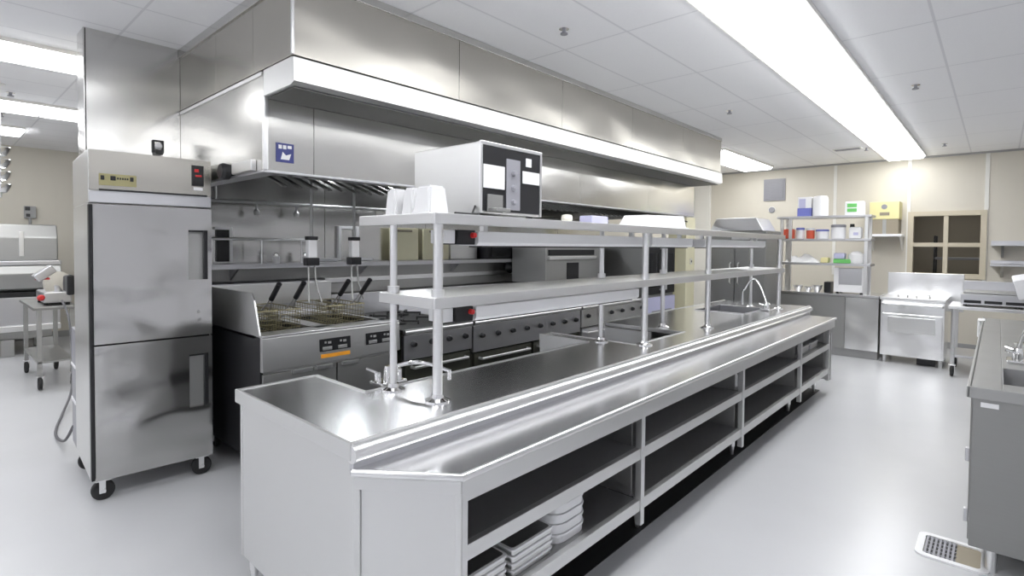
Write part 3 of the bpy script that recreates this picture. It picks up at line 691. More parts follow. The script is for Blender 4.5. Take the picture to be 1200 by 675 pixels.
tag(MB().box(-4.66, -4.60, 4.03, 4.45, 1.40, 1.70, .01).done('storage_box', S_SIDE), 'pale metal box on the wall shelf right of the cream boards', 'box')
t = thing('panel_frame', 'white framed black panel on the steel wall right beside the refrigerator', 'panel', (-4.68, 1.65, 1.41))
MB().box(-4.702, -4.68, 1.60, 1.70, 1.415, 1.68, .004).done('panel_face', BLACK, t)
MB().box(-4.70, -4.672, 1.585, 1.715, 1.675, 1.70, .003).box(-4.70, -4.672, 1.695, 1.72, 1.41, 1.69, .003).done('frame', WHITEP, t)
# tube rack left
t = thing('utensil_rail', 'thin steel rail on short posts over the wall shelf left of the fryer poles', 'rail', (-4.3, 1.76, 1.40))
MB().tube([(-4.50, 1.45, 1.60), (-4.50, 2.30, 1.60), (-4.58, 2.42, 1.60)], .012, 10).done('bar', S_TUBE, t)
for y in (1.5, 1.88, 2.22): MB().cyl((-4.50, y, 1.40), (-4.50, y, 1.60), .008, 8).done('post', S_TUBE, t)
for k, y in enumerate((2.02, 2.28)):
    u = thing('salt_shaker', ['small white shaker on the wall shelf under the rail, left one', 'small white shaker on the wall shelf under the rail, right one'][k], 'shaker', (-4.54, y, 1.40), 0, 'shakers on the wall shelf')
    MB().lathe([(.028, 0), (.03, .05), (.024, .06)], (-4.54, y, 1.40), n=14).done('shaker_body', WHITEP, u)
    MB().lathe([(.025, 0), (.022, .02), (.008, .026)], (-4.54, y, 1.46), n=14).done('shaker_cap', CHROME, u)
# power drops hanging from the hood
def drop(label, y, zbox):
    t = thing('power_drop', label, 'power drop', (-3.9, y, zbox), 0, 'power drops hanging inside the hood')
    MB().cyl((-3.9, y, zbox+.14), (-3.9, y, 2.24), .011, 10).done('pole', S_DARK, t)
    MB().box(-3.925, -3.875, y-.035, y+.035, zbox, zbox+.14, .006).done('outlet_box', WHITEP, t)
    MB().box(-3.93, -3.87, y-.04, y+.04, zbox+.135, zbox+.165, .005).done('box_cap', BLACK, t)
    MB().box(-3.935, -3.865, y-.05, y+.05, zbox-.06, zbox, .006).done('plug_block', BLACK, t)
    for s in (-1, 1): MB().tube([(-3.9, y+s*.025, zbox-.05), (-3.885, y+s*.03, zbox-.2), (-3.84, y+s*.05, 1.12)], .007, 8).done('cord', S_GREY, t)
drop('slim pole with outlet box hanging from the hood, left of the two', 2.005, 1.46)
drop('slim pole with bright white outlet box hanging from the hood, right of the two', 2.372, 1.46)
b = MB()
for y in (2.67, 2.86): b.box(-4.70, -4.66, y, y+.03, 1.41, 1.74, .004)
b.box(-4.70, -4.66, 2.70, 2.86, 1.71, 1.74, .004).box(-4.70, -4.66, 2.45, 2.67, 1.405, 1.43, .004).box(-4.70, -4.66, 2.89, 3.05, 1.405, 1.43, .004)
tag(b.done('highlight_arch', WHITEP), 'white arch put in for a highlight on the steel wall behind the right hanging pole', 'bracket')  # highlight on the wall steel, painted in as a white arch
# black cheese-melter box and salamander over the ranges
t = thing('salamander_broiler', 'dark salamander broiler over the burner range with black slot front', 'broiler', (-4.2, 5.5, .93))
for y in (5.25, 6.0): MB().box(-4.69, -4.44, y, y+.04, 1.402, 1.46, .003).done('wall_arm', S_MID, t)
MB().box(-4.45, -3.92, 4.90, 6.12, 1.12, 1.58, .006).done('housing', S_GREY, t)
MB().box(-3.925, -3.905, 4.95, 5.9, 1.45, 1.52, .003).done('fire_slot', BLACK, t)
MB().box(-3.92, -3.88, 4.93, 5.92, 1.40, 1.44, .006).done('grid_handle', S_TUBE, t)
MB().box(-3.925, -3.91, 5.32, 5.56, 1.14, 1.36, .003).done('side_panel', BLACK, t)
t = thing('infrared_warmer', 'black box warmer on the wall shelf behind the pass shelf', 'warmer', (-4.3, 4.75, 1.40))
MB().box(-4.69, -4.47, 4.50, 5.12, 1.40, 1.62, .008).done('housing', BLACK, t)
MB().box(-4.472, -4.46, 4.55, 4.9, 1.43, 1.59, .004).done('front', GLASSB, t)
for y in (4.96, 5.04): 
    b = MB(); knob(b, -4.47, y, 1.5, .02); b.done('knob', S_GREY, t)
t = thing('gas_valve', 'black round gas valve on the steel wall below the black warmer', 'valve', (-4.66, 5.1, 1.3))
MB().lathe([(.07, 0), (.09, .03), (.05, .09), (.03, .10)], (-4.70, 5.1, 1.29), 'x', 20).done('valve_body', BLACK, t)
MB().lathe([(.025, 0), (.02, .03)], (-4.59, 5.1, 1.29), 'x', 12).done('stem', CHROME, t)

# cream pillar at the end of the line
struct('wall_pillar', MB().box(-3.62, -3.34, 7.42, 7.72, 0, 1.995, .01), CREAM)
t = thing('wall_switch', 'small dark switch on the cream pillar past the ovens', 'switch', (-3.335, 7.57, 1.35))
MB().box(-3.34, -3.325, 7.54, 7.60, 1.31, 1.40, .004).done('switch_plate', OFFW, t)
MB().box(-3.326, -3.318, 7.56, 7.58, 1.34, 1.37, .003).done('toggle', BLACK, t)

# ------------------------------------------------------------------ far end
# grey upright cabinet
t = thing('upright_cabinet', 'wide grey steel upright cabinet standing behind the far end of the serving counter', 'cabinet', (-2.75, 8.1, 0))
MB().box(-3.17, -2.345, 7.75, 8.40, .12, 1.80, .008).done('cabinet_body', S_DGREY, t)
MB().poly([(-3.15, 1.80), (-3.05, 1.98), (-2.50, 1.98), (-2.40, 1.80)], 'y', 7.78, 8.35, .006).done('top_housing', S_MID, t)
for a, c in ((-3.16, -2.765), (-2.755, -2.35)):
    d = MB().box(a, c, 7.725, 7.75, .15, 1.76, .005).done('door', S_DGREY, t)
    xx = c-.05 if a < -3 else a+.05
    MB().tube([(xx, 7.725, 1.05), (xx, 7.69, 1.07), (xx, 7.69, 1.33), (xx, 7.725, 1.35)], .010, 8).done('door_handle', S_TUBE, d)
for x in (-3.1, -2.41):
    for y in (7.82, 8.33): MB().cyl((x, y, 0), (x, y, .12), .022, 12).done('leg', S_TUBE, t)

# back counter
t = thing('back_counter', 'grey stainless counter along the back with plain front panels', 'counter', (-2.0, 9.3, 0))
b = MB(); b.box(-3.1, -1.21, 8.92, 9.62, .87, .905, .006); b.done('worktop', S_TOP, t)
b = MB(); b.box(-3.08, -1.22, 8.96, 9.60, .11, .87, .003); b.done('body', S_GREY, t)
MB().box(-3.08, -1.62, 8.94, 8.96, .12, .86, .004).done('front_panel', S_GREY, t)
MB().box(-1.615, -1.215, 8.935, 8.96, .12, .86, .004).done('end_door', S_BRIGHT, t)['label'] = 'bright steel door at the right end'
MB().box(-3.08, -1.22, 8.98, 9.58, 0, .11, .002).done('plinth', BASEG, t)
# overshelf standing on it
t = thing('back_overshelf', 'three-tier steel overshelf on posts standing on the back counter', 'shelf', (-1.95, 9.15, .905))
for z in (2.045, 1.705, 1.345): MB().box(-2.57, -1.33, 8.97, 9.33, z-.035, z, .004).done('shelf', S_MID, t)
for x in (-2.50, -2.38, -1.39):
    for y in (9.0, 9.30):
        if x == -2.38 and y > 9.1: continue
        MB().box(x-.022, x+.022, y-.018, y+.018, .905, 2.02, .004).done('post', LILAC if False else S_TUBE, t)
def lidded(name, label, cat, x, y, z, r, h, m, lm, grp=None):
    t = thing(name, label, cat, (x, y, z), 0, grp)
    MB().lathe([(r*.9, 0), (r, .02), (r, h*.78), (r*.96, h*.8)], (x, y, z), n=18).done('tub_body', m, t)
    MB().lathe([(r*1.04, 0), (r*1.04, h*.14), (r*.9, h*.2)], (x, y, z+h*.8), n=18).done('lid', lm, t)
    return t
z = 1.705; ty = 9.12
t = thing('sauce_bottle', 'red and white sauce container at the left end of the back overshelf', 'bottle', (-2.42, ty, z))
MB().box(-2.50, -2.35, ty-.07, ty+.07, z, z+.15, .02).done('bottle_body', REDTUB, t)
MB().lathe([(.05, 0), (.045, .06), (.02, .08)], (-2.425, ty, z+.145), n=14).done('cap', WHITEP, t)
lidded('food_tub', 'round white tub with blue lid next to the red container on the back overshelf', 'tub', -2.27, ty, z, .058, .17, WHITEP, BLUE, 'tubs on the back overshelf')
lidded('food_tub', 'round white tub with red lower half, second tub on the back overshelf', 'tub', -2.13, ty, z, .058, .16, REDTUB, WHITEP, 'tubs on the back overshelf')
lidded('food_tub', 'wide white tub with dark lid in the middle of the back overshelf', 'tub', -1.97, ty, z, .088, .14, WHITEP, BLUE, 'tubs on the back overshelf')
lidded('bucket', 'white bucket with grey lid right of the tubs on the back overshelf', 'bucket', -1.76, ty, z, .095, .21, WHITEP, GREYP)
t = thing('jug', 'white jug with black cap at the right end of the middle tier', 'jug', (-1.54, ty, z))
MB().box(-1.62, -1.46, ty-.06, ty+.06, z, z+.17, .025).done('jug_body', WHITEP, t)
MB().lathe([(.03, 0), (.028, .05)], (-1.585, ty, z+.165), n=12).done('cap', BLACK, t)
MB().box(-1.56, -1.50, ty-.063, ty-.058, z+.05, z+.09, .001).done('label_patch', LILAC, t)
z = 2.045
t = thing('cleaner_box', 'blue and white box on the top tier of the back overshelf', 'box', (-2.21, 9.15, z))
MB().box(-2.31, -2.12, 9.09, 9.21, z, z+.30, .006).done('box_body', WHITEP, t)
MB().box(-2.313, -2.117, 9.086, 9.214, z, z+.13, .004).done('blue_band', BLUE, t)
MB().box(-2.29, -2.20, 9.083, 9.088, z+.13, z+.27, .002).done('printed_patch', LILAC, t)
t = thing('paper_roll', 'white rounded paper roll beside the blue and white box on the top tier', 'paper roll', (-2.01, 9.15, z))
MB().lathe([(.10, 0), (.105, .01), (.105, .25), (.09, .30), (.04, .31)], (-2.01, 9.15, z), n=22).done('roll', WHITEP, t)
MB().lathe([(.03, 0), (.03, .004)], (-2.01, 9.15, z+.31), n=14).done('core', KRAFT, t)
t = thing('glove_box', 'white box with a green square label on the top tier of the back overshelf', 'box', (-1.56, 9.15, z))
MB().box(-1.68, -1.44, 9.09, 9.21, z, z+.20, .012).done('box_body', WHITEP, t)
MB().box(-1.65, -1.53, 9.084, 9.092, z+.05, z+.17, .003).done('green_label', GREEN, t)
MB().box(-1.65, -1.53, 9.082, 9.086, z+.10, z+.115, .001).done('label_stripe', WHITEP, t)
z = 1.345
def cloth(name, label, x0, x1, y0, y1, z, h, seed):
    random.seed(seed); b = MB(); nx, ny = 14, 6; g = []
    for i in range(nx+1):
        row = []
        for j in range(ny+1):
            u, v = i/nx, j/ny; e = min(1, 4*min(u, 1-u, v, 1-v)+.0)
            row.append(b.bm.verts.new((x0+(x1-x0)*u, y0+(y1-y0)*v, z+.006+h*e*(.55+.45*math.sin(u*9+seed)*math.cos(v*4+seed)+.25*random.random())*.8)))
        g.append(row)
    low = [[b.bm.verts.new((q.co.x, q.co.y, z)) for q in row] for row in g]
    for i in range(nx):
        for j in range(ny):
            b.bm.faces.new((g[i][j], g[i+1][j], g[i+1][j+1], g[i][j+1])); b.bm.faces.new((low[i][j], low[i][j+1], low[i+1][j+1], low[i+1][j]))
    for i in range(nx):
        b.bm.faces.new((g[i][0], low[i][0], low[i+1][0], g[i+1][0])); b.bm.faces.new((g[i][ny], g[i+1][ny], low[i+1][ny], low[i][ny]))
    for j in range(ny):
        b.bm.faces.new((g[0][j], g[0][j+1], low[0][j+1], low[0][j])); b.bm.faces.new((g[nx][j], low[nx][j], low[nx][j+1], g[nx][j+1]))
    return tag(b.done(name, CLOTH), label, 'towel')
cloth('folded_towel', 'crumpled white towels heaped on the lowest tier, left half', -2.46, -1.98, 9.0, 9.28, z, .14, 3)
tag(MB().box(-1.97, -1.87, 9.03, 9.2, z, z+.08, .02).done('sponge', YELLOW), 'pale yellow sponge right of the crumpled towels', 'sponge')
t = thing('wipes_pack', 'blue and white pack on a green base, lowest tier of the back overshelf', 'pack', (-1.66, 9.12, z))
MB().box(-1.80, -1.58, 9.02, 9.2, z, z+.06, .01).done('green_base', GREEN, t)
MB().box(-1.80, -1.66, 9.03, 9.19, z+.06, z+.15, .02).done('blue_pack', LILAC, t)
tag(MB().lathe([(.09, 0), (.11, .05), (.10, .13), (.05, .17), (.01, .18)], (-1.525, 9.12, z), n=18).done('plastic_bag', CLOTH), 'round white bagged bundle at the right end of the lowest tier', 'bag')
t = thing('countertop_machine', 'white framed steel appliance on the back counter under the right of the overshelf', 'appliance', (-1.6, 9.2, .905))
MB().box(-1.78, -1.42, 9.06, 9.36, .925, 1.27, .008).done('housing', S_MID, t)
MB().box(-1.79, -1.73, 9.04, 9.07, .925, 1.28, .005).box(-1.44, -1.415, 9.04, 9.07, .925, 1.28, .005).box(-1.73, -1.44, 9.04, 9.07, .925, 1.03, .005).done('front_frame', WHITEP, t)
for x in (-1.75, -1.45):
    for y in (9.09, 9.33): MB().lathe([(.018, 0), (.018, .02)], (x, y, .905), n=10).done('foot', RUBBER, t)
tag(MB().box(-1.93, -1.84, 9.1, 9.3, .905, 1.06, .01).done('black_canister', BLACK), 'small black box left of the white framed appliance', 'box')
for k, (x, y, s) in enumerate(((-2.27, 9.07, 1), (-2.13, 9.05, .8), (-2.02, 9.1, 1.1))):
    u = thing('small_bowl', ['small steel bowl on the back counter, left of three', 'smallest steel bowl on the back counter, middle of three', 'small steel bowl on the back counter, right of three'][k], 'bowl', (x, y, .905), 0, 'small bowls on the back counter')
    MB().lathe([(.03*s, 0), (.06*s, .05*s), (.065*s, .09*s), (.06*s, .09*s), (.028*s, .012)], (x, y, .905), n=16).done('bowl', S_TUBE, u)
    MB().lathe([(.067*s, 0), (.067*s, .006)], (x, y, .905+.088*s), n=16).done('rim', CHROME, u)

# stainless griddle station at back right
t = thing('griddle_station', 'bright stainless griddle station with tall backsplash below the window', 'griddle', (-.84, 9.3, 0))
MB().box(-1.19, -.495, 8.93, 9.62, .10, .86, .005).done('body', S_BRIGHT, t)
b = MB(); b.box(-1.17, -.515, 8.905, 8.93, .12, .68, .006); d = b.done('front_panel', S_BRIGHT, t)
MB().box(-1.10, -.59, 8.895, 8.906, .43, .64, .004).done('inset_panel', S_SIDE, d)
MB().box(-1.20, -.485, 8.90, 9.62, .86, .90, .006).done('worktop', S_TUBE, t)
MB().tube([(-1.16, 8.93, .80), (-1.16, 8.86, .82), (-.52, 8.86, .82), (-.52, 8.93, .80)], .014, 10).done('handle_rail', S_TUBE, t)
b = MB(); b.box(-1.20, -.335, 9.60, 9.66, .70, 1.22, .006); b.done('back_splash', S_BRIGHT, t)
for k, (x0_, x1_) in enumerate(((-1.0, -.90), (-.80, -.66))): MB().tube([(x0_, 9.0, .9), (x0_, 9.0, .94), (x1_, 9.0, .94), (x1_, 9.0, .9)], .012, 8).done('lid_handle', CHROME, t)
for x in (-1.14, -.53):
    for y in (8.97, 9.57): MB().cyl((x, y, 0), (x, y, .10), .022, 12).done('leg', S_TUBE, t)
MB().box(-.78, -.58, 8.96, 9.4, .012, .098, .004).done('grease_drawer', BLACK, t)

# work table with casters
t = thing('work_table', 'stainless work table on casters at back right, holding a flat hot plate', 'table', (.35, 8.8, 0))
MB().box(-.44, 1.3, 8.48, 9.25, .83, .87, .006).done('table_top', S_TUBE, t)
MB().box(-.40, 1.26, 8.53, 9.2, .24, .265, .004).done('undershelf', S_MID, t)
for x in (-.39, .5, 1.24):
    for y in (8.52, 9.2):
        l = MB().cyl((x, y, .14), (x, y, .83), .022, 14).done('leg', S_TUBE, t)
        MB().m(0).lathe([(.055, -.018), (.065, -.01), (.065, .01), (.055, .018)], (x, y, .066), 'x', 20).m(1).box(x-.03, x-.022, y-.03, y+.03, .06, .14, .002).box(x+.022, x+.03, y-.03, y+.03, .06, .14, .002).box(x-.035, x+.035, y-.03, y+.03, .135, .15, .002).done('caster', [RUBBER, CHROME], l)
t = thing('hot_plate', 'low steel hot plate with dark slots on the work table at back right', 'hot plate', (-.05, 8.85, .87))
MB().box(-.33, .25, 8.62, 9.15, .89, 1.02, .008).done('housing', S_MID, t)
for k in range(3): MB().box(-.30+.19*k, -.14+.19*k, 8.605, 8.625, .91, .945, .003).done('front_slot', BLACK, t)
MB().box(-.31, .23, 8.66, 9.12, 1.02, 1.05, .01).done('top_plate', S_GREY, t)
MB().box(-.33, .25, 9.10, 9.15, 1.02, 1.16, .008).done('splash', S_MID, t)
for x in (-.29, .21):
    for y in (8.66, 9.11): MB().lathe([(.02, 0), (.02, .02)], (x, y, .87), n=10).done('foot', RUBBER, t)

# back wall fittings
t = thing('wall_vent', 'dark grey square louvre on the back wall left of the overshelf', 'vent', (-3.16, YB-.02, 2.66))
MB().box(-3.35, -2.97, YB-.022, YB, 2.45, 2.86, .004).done('frame', GREYP, t)
b = MB(); b.box(-3.32, -3.0, YB-.026, YB-.02, 2.48, 2.83, .001)
for k in range(11): b.box(-3.32, -3.0, YB-.036, YB-.024, 2.485+k*.031, 2.503+k*.031, .002)
b.done('louvres', GREYP, t)
t = thing('wall_thermostat', 'small round grey dial on the back wall below the square louvre', 'thermostat', (-3.2, YB, 2.28))
MB().lathe([(.05, -.03), (.055, -.01), (.055, 0)], (-3.2, YB, 2.28), 'y', 18).done('dial', GREYP, t)
MB().lathe([(.065, -.006), (.065, 0)], (-3.2, YB, 2.28), 'y', 18).done('plate', TRIMW, t)
t = thing('white_wall_shelf', 'white shelf on the back wall right of the overshelf, carrying two cartons', 'shelf', (-1.37, 10.65, 1.80))
MB().box(-1.62, -1.14, 10.42, YB-.013, 1.76, 1.80, .005).done('shelf_board', WHITEP, t)
for x in (-1.58, -1.18): MB().poly([(10.46, 1.76), (YB-.013, 1.76), (YB-.013, 1.52)], 'x', x, x+.02).done('bracket', TRIMW, t)
t = thing('grey_carton', 'dark carton on the white wall shelf below the yellow carton', 'carton', (-1.37, 10.62, 1.80))
MB().box(-1.57, -1.19, 10.46, 10.8, 1.80, 2.04, .006).done('carton_body', KRAFT, t)
MB().box(-1.40, -1.35, 10.456, 10.462, 1.80, 2.04, .001).done('tape', BASEG, t)
t = thing('yellow_carton', 'pale yellow carton stacked on the dark carton on the white wall shelf', 'carton', (-1.37, 10.62, 2.04))
MB().box(-1.58, -1.18, 10.45, 10.8, 2.041, 2.32, .006).done('carton_body', YELLOW, t)
MB().lathe([(.04, 0), (.04, .004)], (-1.38, 10.446, 2.24), 'y', 16).done('printed_mark', GREYP, t)
MB().box(-1.44, -1.31, 10.445, 10.452, 2.10, 2.15, .001).done('printed_band', KRAFT, t)
for zz, l in ((1.645, 'upper steel wall shelf at the right end of the back wall'), (1.352, 'lower steel wall shelf at the right end of the back wall')):
    t = thing('steel_wall_shelf', l, 'shelf', (.6, 10.6, zz), 0, 'pair of steel wall shelves')
    MB().box(-.085, 1.6, 10.40, YB-.001, zz-.028, zz, .004).box(-.085, 1.6, YB-.02, YB-.001, zz, zz+.05, .003).done('shelf_board', S_MID, t)
    for x in (.03, .8, 1.5): MB().poly([(10.44, zz-.028), (YB-.001, zz-.028), (YB-.001, zz-.20), (YB-.04, zz-.20)], 'x', x, x+.03).done('bracket', S_GREY, t)

# ------------------------------------------------------------------ right counter
t = thing('sink_counter', 'dark grey steel counter at the right edge with a dropped sink bowl', 'counter', (.4, 5.1, 0))
x0, x1, y0, y1 = -.075, .72, 3.40, 6.95
b = MB(); z0, z1 = .868, .9
b.box(x0-.02, .03, y0-.02, y1, z0, z1, .004).box(.03, x1, y0-.02, 3.60, z0, z1, .004).box(.03, x1, 4.10, y1, z0, z1, .004).box(.50, x1, 3.60, 4.10, z0, z1, .004)
b.done('worktop', S_GREY, t)
b = MB(); b.box(x0-.022, x0-.008, y0-.022, y1, .855, .91, .004).box(x0-.02, x1, y0-.022, y0-.008, .855, .91, .004); b.done('marine_edge', S_GREY, t)
b = MB(); b.box(.03, .50, 3.6, 4.1, .70, .71, 0).box(.03, .036, 3.6, 4.1, .71, .898, 0).box(.494, .50, 3.6, 4.1, .71, .898, 0).box(.036, .494, 3.6, 3.606, .71, .898, 0).box(.036, .494, 4.094, 4.1, .71, .898, 0); b.done('sink_bowl', S_DARK, t)
MB().box(x0+.012, x1-.012, y0+.012, y1-.012, .13, .69, .003).done('body', S_DGREY, t)
b = MB(); b.box(x0, x1, y0-.004, y0+.012, .13, .865, .004); b.done('end_panel', S_DGREY, t)
for k in range(4):
    a = y0+.02+k*.88; d = MB().box(x0-.006, x0+.012, a, a+.86, .15, .85, .004).done('door', S_DGREY, t)
    for z in (.23, .53): MB().box(x0-.022, x0-.004, a+.01, a+.04, z, z+.065, .004).done('hinge', S_MID, d)
MB().box(-.045, .02, y0-.007, y0-.003, .815, .838, .001).done('white_sticker', WHITEP, t)
for y in (y0+.08, 5.2, y1-.08):
    for x in (x0+.085, x1-.06): MB().cyl((x, y, 0), (x, y, .13), .022, 14).done('leg', S_TUBE, t)
faucet('gooseneck_faucet', 'chrome faucet behind the sink bowl of the right-hand counter', .10, 4.36, .9, (.35, -.9), .17, .26)
t = thing('task_lamp', 'white tilted lamp head on a bent chrome arm at the right edge of the photo', 'lamp', (.17, 5.2, .9))
MB().lathe([(.07, 0), (.07, .012), (.02, .02)], (.17, 5.2, .9), n=18).done('base', CHROME, t)
MB().tube([(.17, 5.2, .91), (.165, 5.2, 1.0), (.17, 5.3, 1.12), (.19, 5.45, 1.26)], .011, 10).done('arm', CHROME, t)
M = Matrix.Translation((.215, 5.52, 1.31)) @ Matrix.Rotation(math.radians(-14), 4, 'Y') @ Matrix.Rotation(math.radians(10), 4, 'X')
b = MB(); b.box(-.12, .16, -.1, .1, -.075, .075, .012, M); b.done('lamp_head', WHITEP, t)
b = MB(); b.box(-.122, -.1195, -.07, .07, -.05, .05, .001, M); b.done('lens', GREYP, t)
t = thing('hand_towel', 'small white towel hanging at the far end of the right-hand counter', 'towel', (-.12, 6.6, .75))
b = MB()
pts = [(-.105+.012*math.sin(k*.9), 6.58+.02*k) for k in range(9)]
b.poly(pts+[(p[0]-.014, p[1]) for p in reversed(pts)], 'z', .745, .90); b.done('cloth', CLOTH, t)
MB().box(-.128, -.075, 6.57, 6.76, .90, .912, .004).done('folded_edge', CLOTH, t)

# floor drain
t = thing('floor_drain', 'white framed floor sink, half grated and half open, beside the right-hand counter', 'drain', (-.14, 3.55, 0))
x0, x1, y0, y1 = -.285, .005, 3.41, 3.70
def rrect(x0, x1, y0, y1, r, n=5):
    out = []
    for cx, cy, a0 in ((x1-r, y1-r, 0), (x0+r, y1-r, PI/2), (x0+r, y0+r, PI), (x1-r, y0+r, 1.5*PI)):
        for k in range(n+1): out.append((cx+r*math.cos(a0+k*PI/2/n), cy+r*math.sin(a0+k*PI/2/n)))
    return out
b = MB(); A = rrect(x0, x1, y0, y1, .04); B = rrect(x0+.032, x1-.032, y0+.032, y1-.032, .02); n = len(A)
for z in (0.0, .009):
    va = [b.bm.verts.new((*p, z)) for p in A]; vb = [b.bm.verts.new((*p, z)) for p in B]
    for k in range(n): b.bm.faces.new((va[k], va[(k+1) % n], vb[(k+1) % n], vb[k]))
    if z == 0: la, lb = va, vb
for k in range(n):
    b.bm.faces.new((la[k], la[(k+1) % n], va[(k+1) % n], va[k])); b.bm.faces.new((lb[k], lb[(k+1) % n], vb[(k+1) % n], vb[k]))
b.done('frame', WHITEP, t)
MB().poly(B, 'z', 0.0005, .0015).done('pit', KRAFT, t)
b = MB(); gx = x0+.034
b.m(1).box(gx, gx+.128, y0+.034, y1-.034, .0016, .0026, 0).m(0)
for k in range(7): b.box(gx+.002+k*.0183, gx+.012+k*.0183, y0+.034, y1-.034, .0026, .008, .001)
for k in range(5): b.box(gx, gx+.13, y0+.05+k*.045, y0+.058+k*.045, .0026, .007, .001)
b.done('grate', [GREYP, BLACK], t)

# ------------------------------------------------------------------ left background
t = thing('braising_pan', 'big grey steel braising pan with closed lid at the far left wall', 'braising pan', (-10.3, .6, 0))
y0, y1 = -.45, 1.32
b = MB(); b.poly([(-9.86, 1.30), (-9.86, 1.62), (-9.95, 1.80), (-10.7, 1.80), (-10.8, 1.7), (-10.8, 1.30)], 'y', y0+.03, y1-.03, .02); b.done('lid', S_GREY, t)
MB().box(-9.862, -9.845, .88, .93, 1.36, 1.70, .004, None).done('lid_streak', S_TUBE, t)  # light streak across the lid, put in as a bright strip
b = MB(); b.box(-10.82, -9.82, y0, y1, 1.235, 1.30, .015); b.done('pan_rim', S_MID, t)
b = MB(); b.poly([(-9.84, 1.235), (-9.80, 1.12), (-9.84, .92), (-9.95, .87), (-10.8, .87), (-10.8, 1.235)], 'y', y0, y1, .015); b.done('pan_body', S_GREY, t)
MB().box(-10.75, -9.90, y0+.05, y1-.06, .80, .87, 0).done('black_gap', BLACK, t)  # black band between the pan and its base
MB().box(-10.78, -9.82, y0, y1-.02, .42, .80, .01).done('base_cabinet', S_MID, t)
MB().box(-10.78, -9.78, y0, y1-.02, .34, .42, .01).done('base_rail', S_TUBE, t)
MB().box(-10.7, -9.95, y0+.05, y1-.1, .22, .34, .004).done('lower_tray', S_GREY, t)
for x in (-9.9, -10.7):
    for y in (y0+.15, .75, y1-.15): MB().box(x-.05, x+.05, y-.07, y+.07, 0, .23, .008).done('foot', S_GREY, t)
t = thing('wall_outlet', 'small grey outlet box with conduit on the beige far left wall', 'outlet', (-11.38, 1.12, 2.03))
MB().box(-11.40, -11.34, 1.08, 1.22, 1.93, 2.12, .006).done('box', BASEG, t)
MB().box(-11.345, -11.335, 1.09, 1.15, 2.05, 2.11, .003).box(-11.345, -11.335, 1.10, 1.15, 1.95, 2.0, .003).done('socket', BLACK, t)
MB().cyl((-11.37, 1.15, 1.6), (-11.37, 1.15, 1.94), .018, 10).done('conduit', BASEG, t)
# slicer on its stand
t = thing('equipment_stand', 'small steel wheeled stand under the slicer at far left', 'stand', (-7.98, .95, 0))
x0, x1, y0, y1 = -8.55, -7.42, .79, 1.10
MB().box(x0-.03, x1+.03, y0-.03, y1+.03, .845, .875, .005).done('stand_top', S_DGREY, t)
MB().box(x0, x1, y0, y1, .28, .30, .003).done('undershelf', S_GREY, t)
for x in (x0+.02, x1-.02):
    for y in (y0+.02, y1-.02):
        l = MB().box(x-.02, x+.02, y-.02, y+.02, .15, .845, .004).done('leg', S_GREY, t)
        MB().m(0).lathe([(.055, -.018), (.066, -.01), (.066, .01), (.055, .018)], (x, y, .067), 'y', 18).m(1).box(x-.03, x+.03, y-.03, y-.022, .06, .15, .002).box(x-.03, x+.03, y+.022, y+.03, .06, .15, .002).done('caster', [RUBBER, CHROME], l)
t = thing('food_slicer', 'silver food slicer with angled hopper and red knob on the wheeled stand', 'slicer', (-7.8, .95, .875))
MB().box(-8.1, -7.55, .86, 1.10, .90, 1.02, .02).done('base', S_MID, t)
for x in (-8.05, -7.6):
    for y in (.885, 1.07): MB().lathe([(.02, 0), (.016, .03)], (x, y, .875), n=10).done('foot', RUBBER, t)
MB().lathe([(.02, -.02), (.13, -.012), (.13, .012), (.02, .02)], (-7.62, .99, 1.11), 'x', 26).done('blade', CHROME, t)
b = MB(); M = Matrix.Translation((-7.62, .93, 1.26)) @ Matrix.Rotation(math.radians(38), 4, 'X')
b.box(-.10, .06, -.16, .03, -.045, .045, .015, M); b.tube([(-7.66, .92, 1.22), (-7.66, .97, 1.10), (-7.66, 1.0, 1.0)], [.05, .06, .07], 12); b.done('hopper', S_MID, t)
MB().box(-7.72, -7.50, 1.05, 1.12, .98, 1.20, .02).done('motor_housing', BLACK, t)
MB().lathe([(.03, 0), (.034, .02), (.02, .04)], (-7.56, .84, .965), 'x', 14).done('dial', RED, t)
MB().tube([(-7.6, .80, 1.165), (-7.6, .92, 1.165)], .012, 8).done('grip', RED, t)
pts = [(-7.45, 1.0, .93), (-7.1, 1.0, .80), (-6.9, 1.0, .50), (-6.6, .95, .15), (-6.1, .80, .012), (-5.6, .70, .012), (-5.2, .70, .06), (-4.86, .705, .25)]
def smooth_path(p, n=6):
    out = []; p = [Vector(q) for q in p]
    for i in range(len(p)-1):
        p0, p1, p2, p3 = p[max(i-1, 0)], p[i], p[i+1], p[min(i+2, len(p)-1)]
        for k in range(n):
            a = k/n; out.append(.5*((2*p1)+(p2-p0)*a+(2*p0-5*p1+4*p2-p3)*a*a+(3*p1-p0-3*p2+p3)*a**3))
    out.append(p[-1]); return [(q.x, q.y, max(q.z, .011)) for q in out]
tag(MB().tube(smooth_path(pts), .010, 8).done('extension_cord', CORDG), 'grey cord looping from the slicer stand down to the floor by the refrigerator', 'cord')
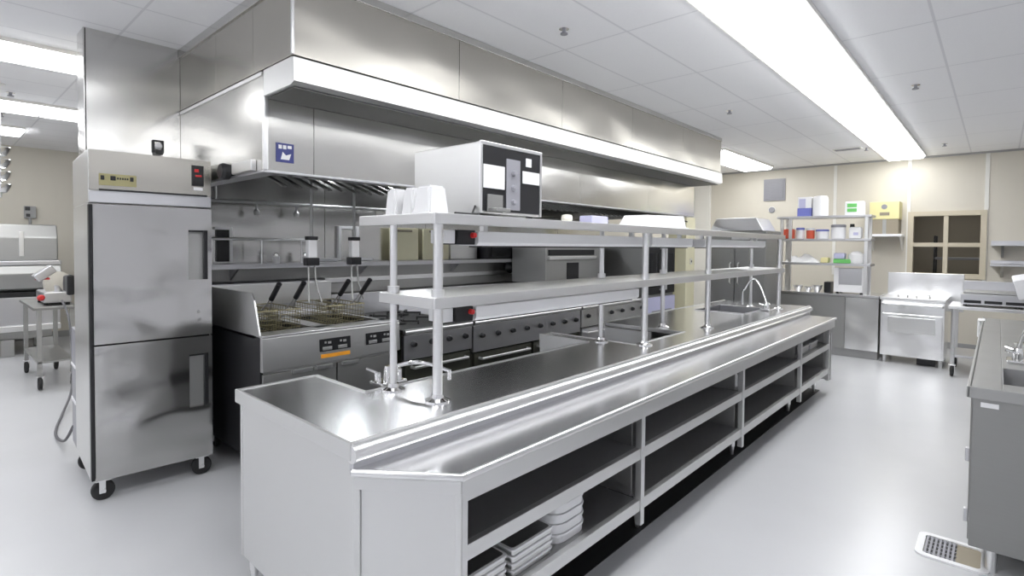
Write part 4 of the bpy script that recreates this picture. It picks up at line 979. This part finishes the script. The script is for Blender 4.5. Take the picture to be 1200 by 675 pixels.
# hanging chrome ladles at far left
t = thing('hanging_pan_rack', 'column of shiny steel bowls on a pole hanging from the ceiling at the left edge', 'rack', (-7.0, .50, 2.0))
MB().cyl((-7.0, .50, 1.98), (-7.0, .50, H), .012, 10).lathe([(.05, -.01), (.05, 0)], (-7.0, .5, H), n=16).done('pole', S_TUBE, t)
for k in range(4):
    z = 2.02+.115*k; MB().lathe([(.02, 0), (.05, .01), (.075, .05), (.085, .085), (.08, .09), (.03, .07)], (-7.0, .50, z), n=20).done('bowl', CHROME, t)

# ------------------------------------------------------------------ camera
yaw, pit, rol, F, cy = -.737369472, -.0270682504, .00854086264, 627.2737, 304.206808
fw = Vector((math.sin(yaw)*math.cos(pit), math.cos(yaw)*math.cos(pit), math.sin(pit)))
r = Vector((math.cos(yaw), -math.sin(yaw), 0)); u = r.cross(fw)
r2 = r*math.cos(rol)+u*math.sin(rol); u2 = -r*math.sin(rol)+u*math.cos(rol)
cam = bpy.data.cameras.new('camera'); co = bpy.data.objects.new('camera', cam); C.objects.link(co)
m3 = Matrix((r2, u2, -fw)).transposed()
co.matrix_world = Matrix.Translation((0, 0, 1.57)) @ m3.to_4x4()
cam.sensor_fit = 'HORIZONTAL'; cam.sensor_width = 36; cam.lens = F/1200*36
cam.shift_y = (cy-337.5)/1200; cam.clip_start = .05
scene.camera = co

w = bpy.data.worlds.new('world'); scene.world = w; w.use_nodes = True
w.node_tree.nodes['Background'].inputs['Color'].default_value = (.8, .85, 1, 1)
w.node_tree.nodes['Background'].inputs['Strength'].default_value = .3
vs = scene.view_settings
scene.display_settings.display_device = 'sRGB'
vs.view_transform = 'Standard'; vs.look = 'None'; vs.exposure = 0.42; vs.gamma = 1.0; vs.use_curve_mapping = False
try:
    scene.cycles.max_bounces = 10; scene.cycles.diffuse_bounces = 5; scene.cycles.glossy_bounces = 6; scene.cycles.transmission_bounces = 4
    scene.cycles.use_denoising = True; scene.cycles.sample_clamp_indirect = 6; scene.cycles.caustics_reflective = True
except Exception: pass
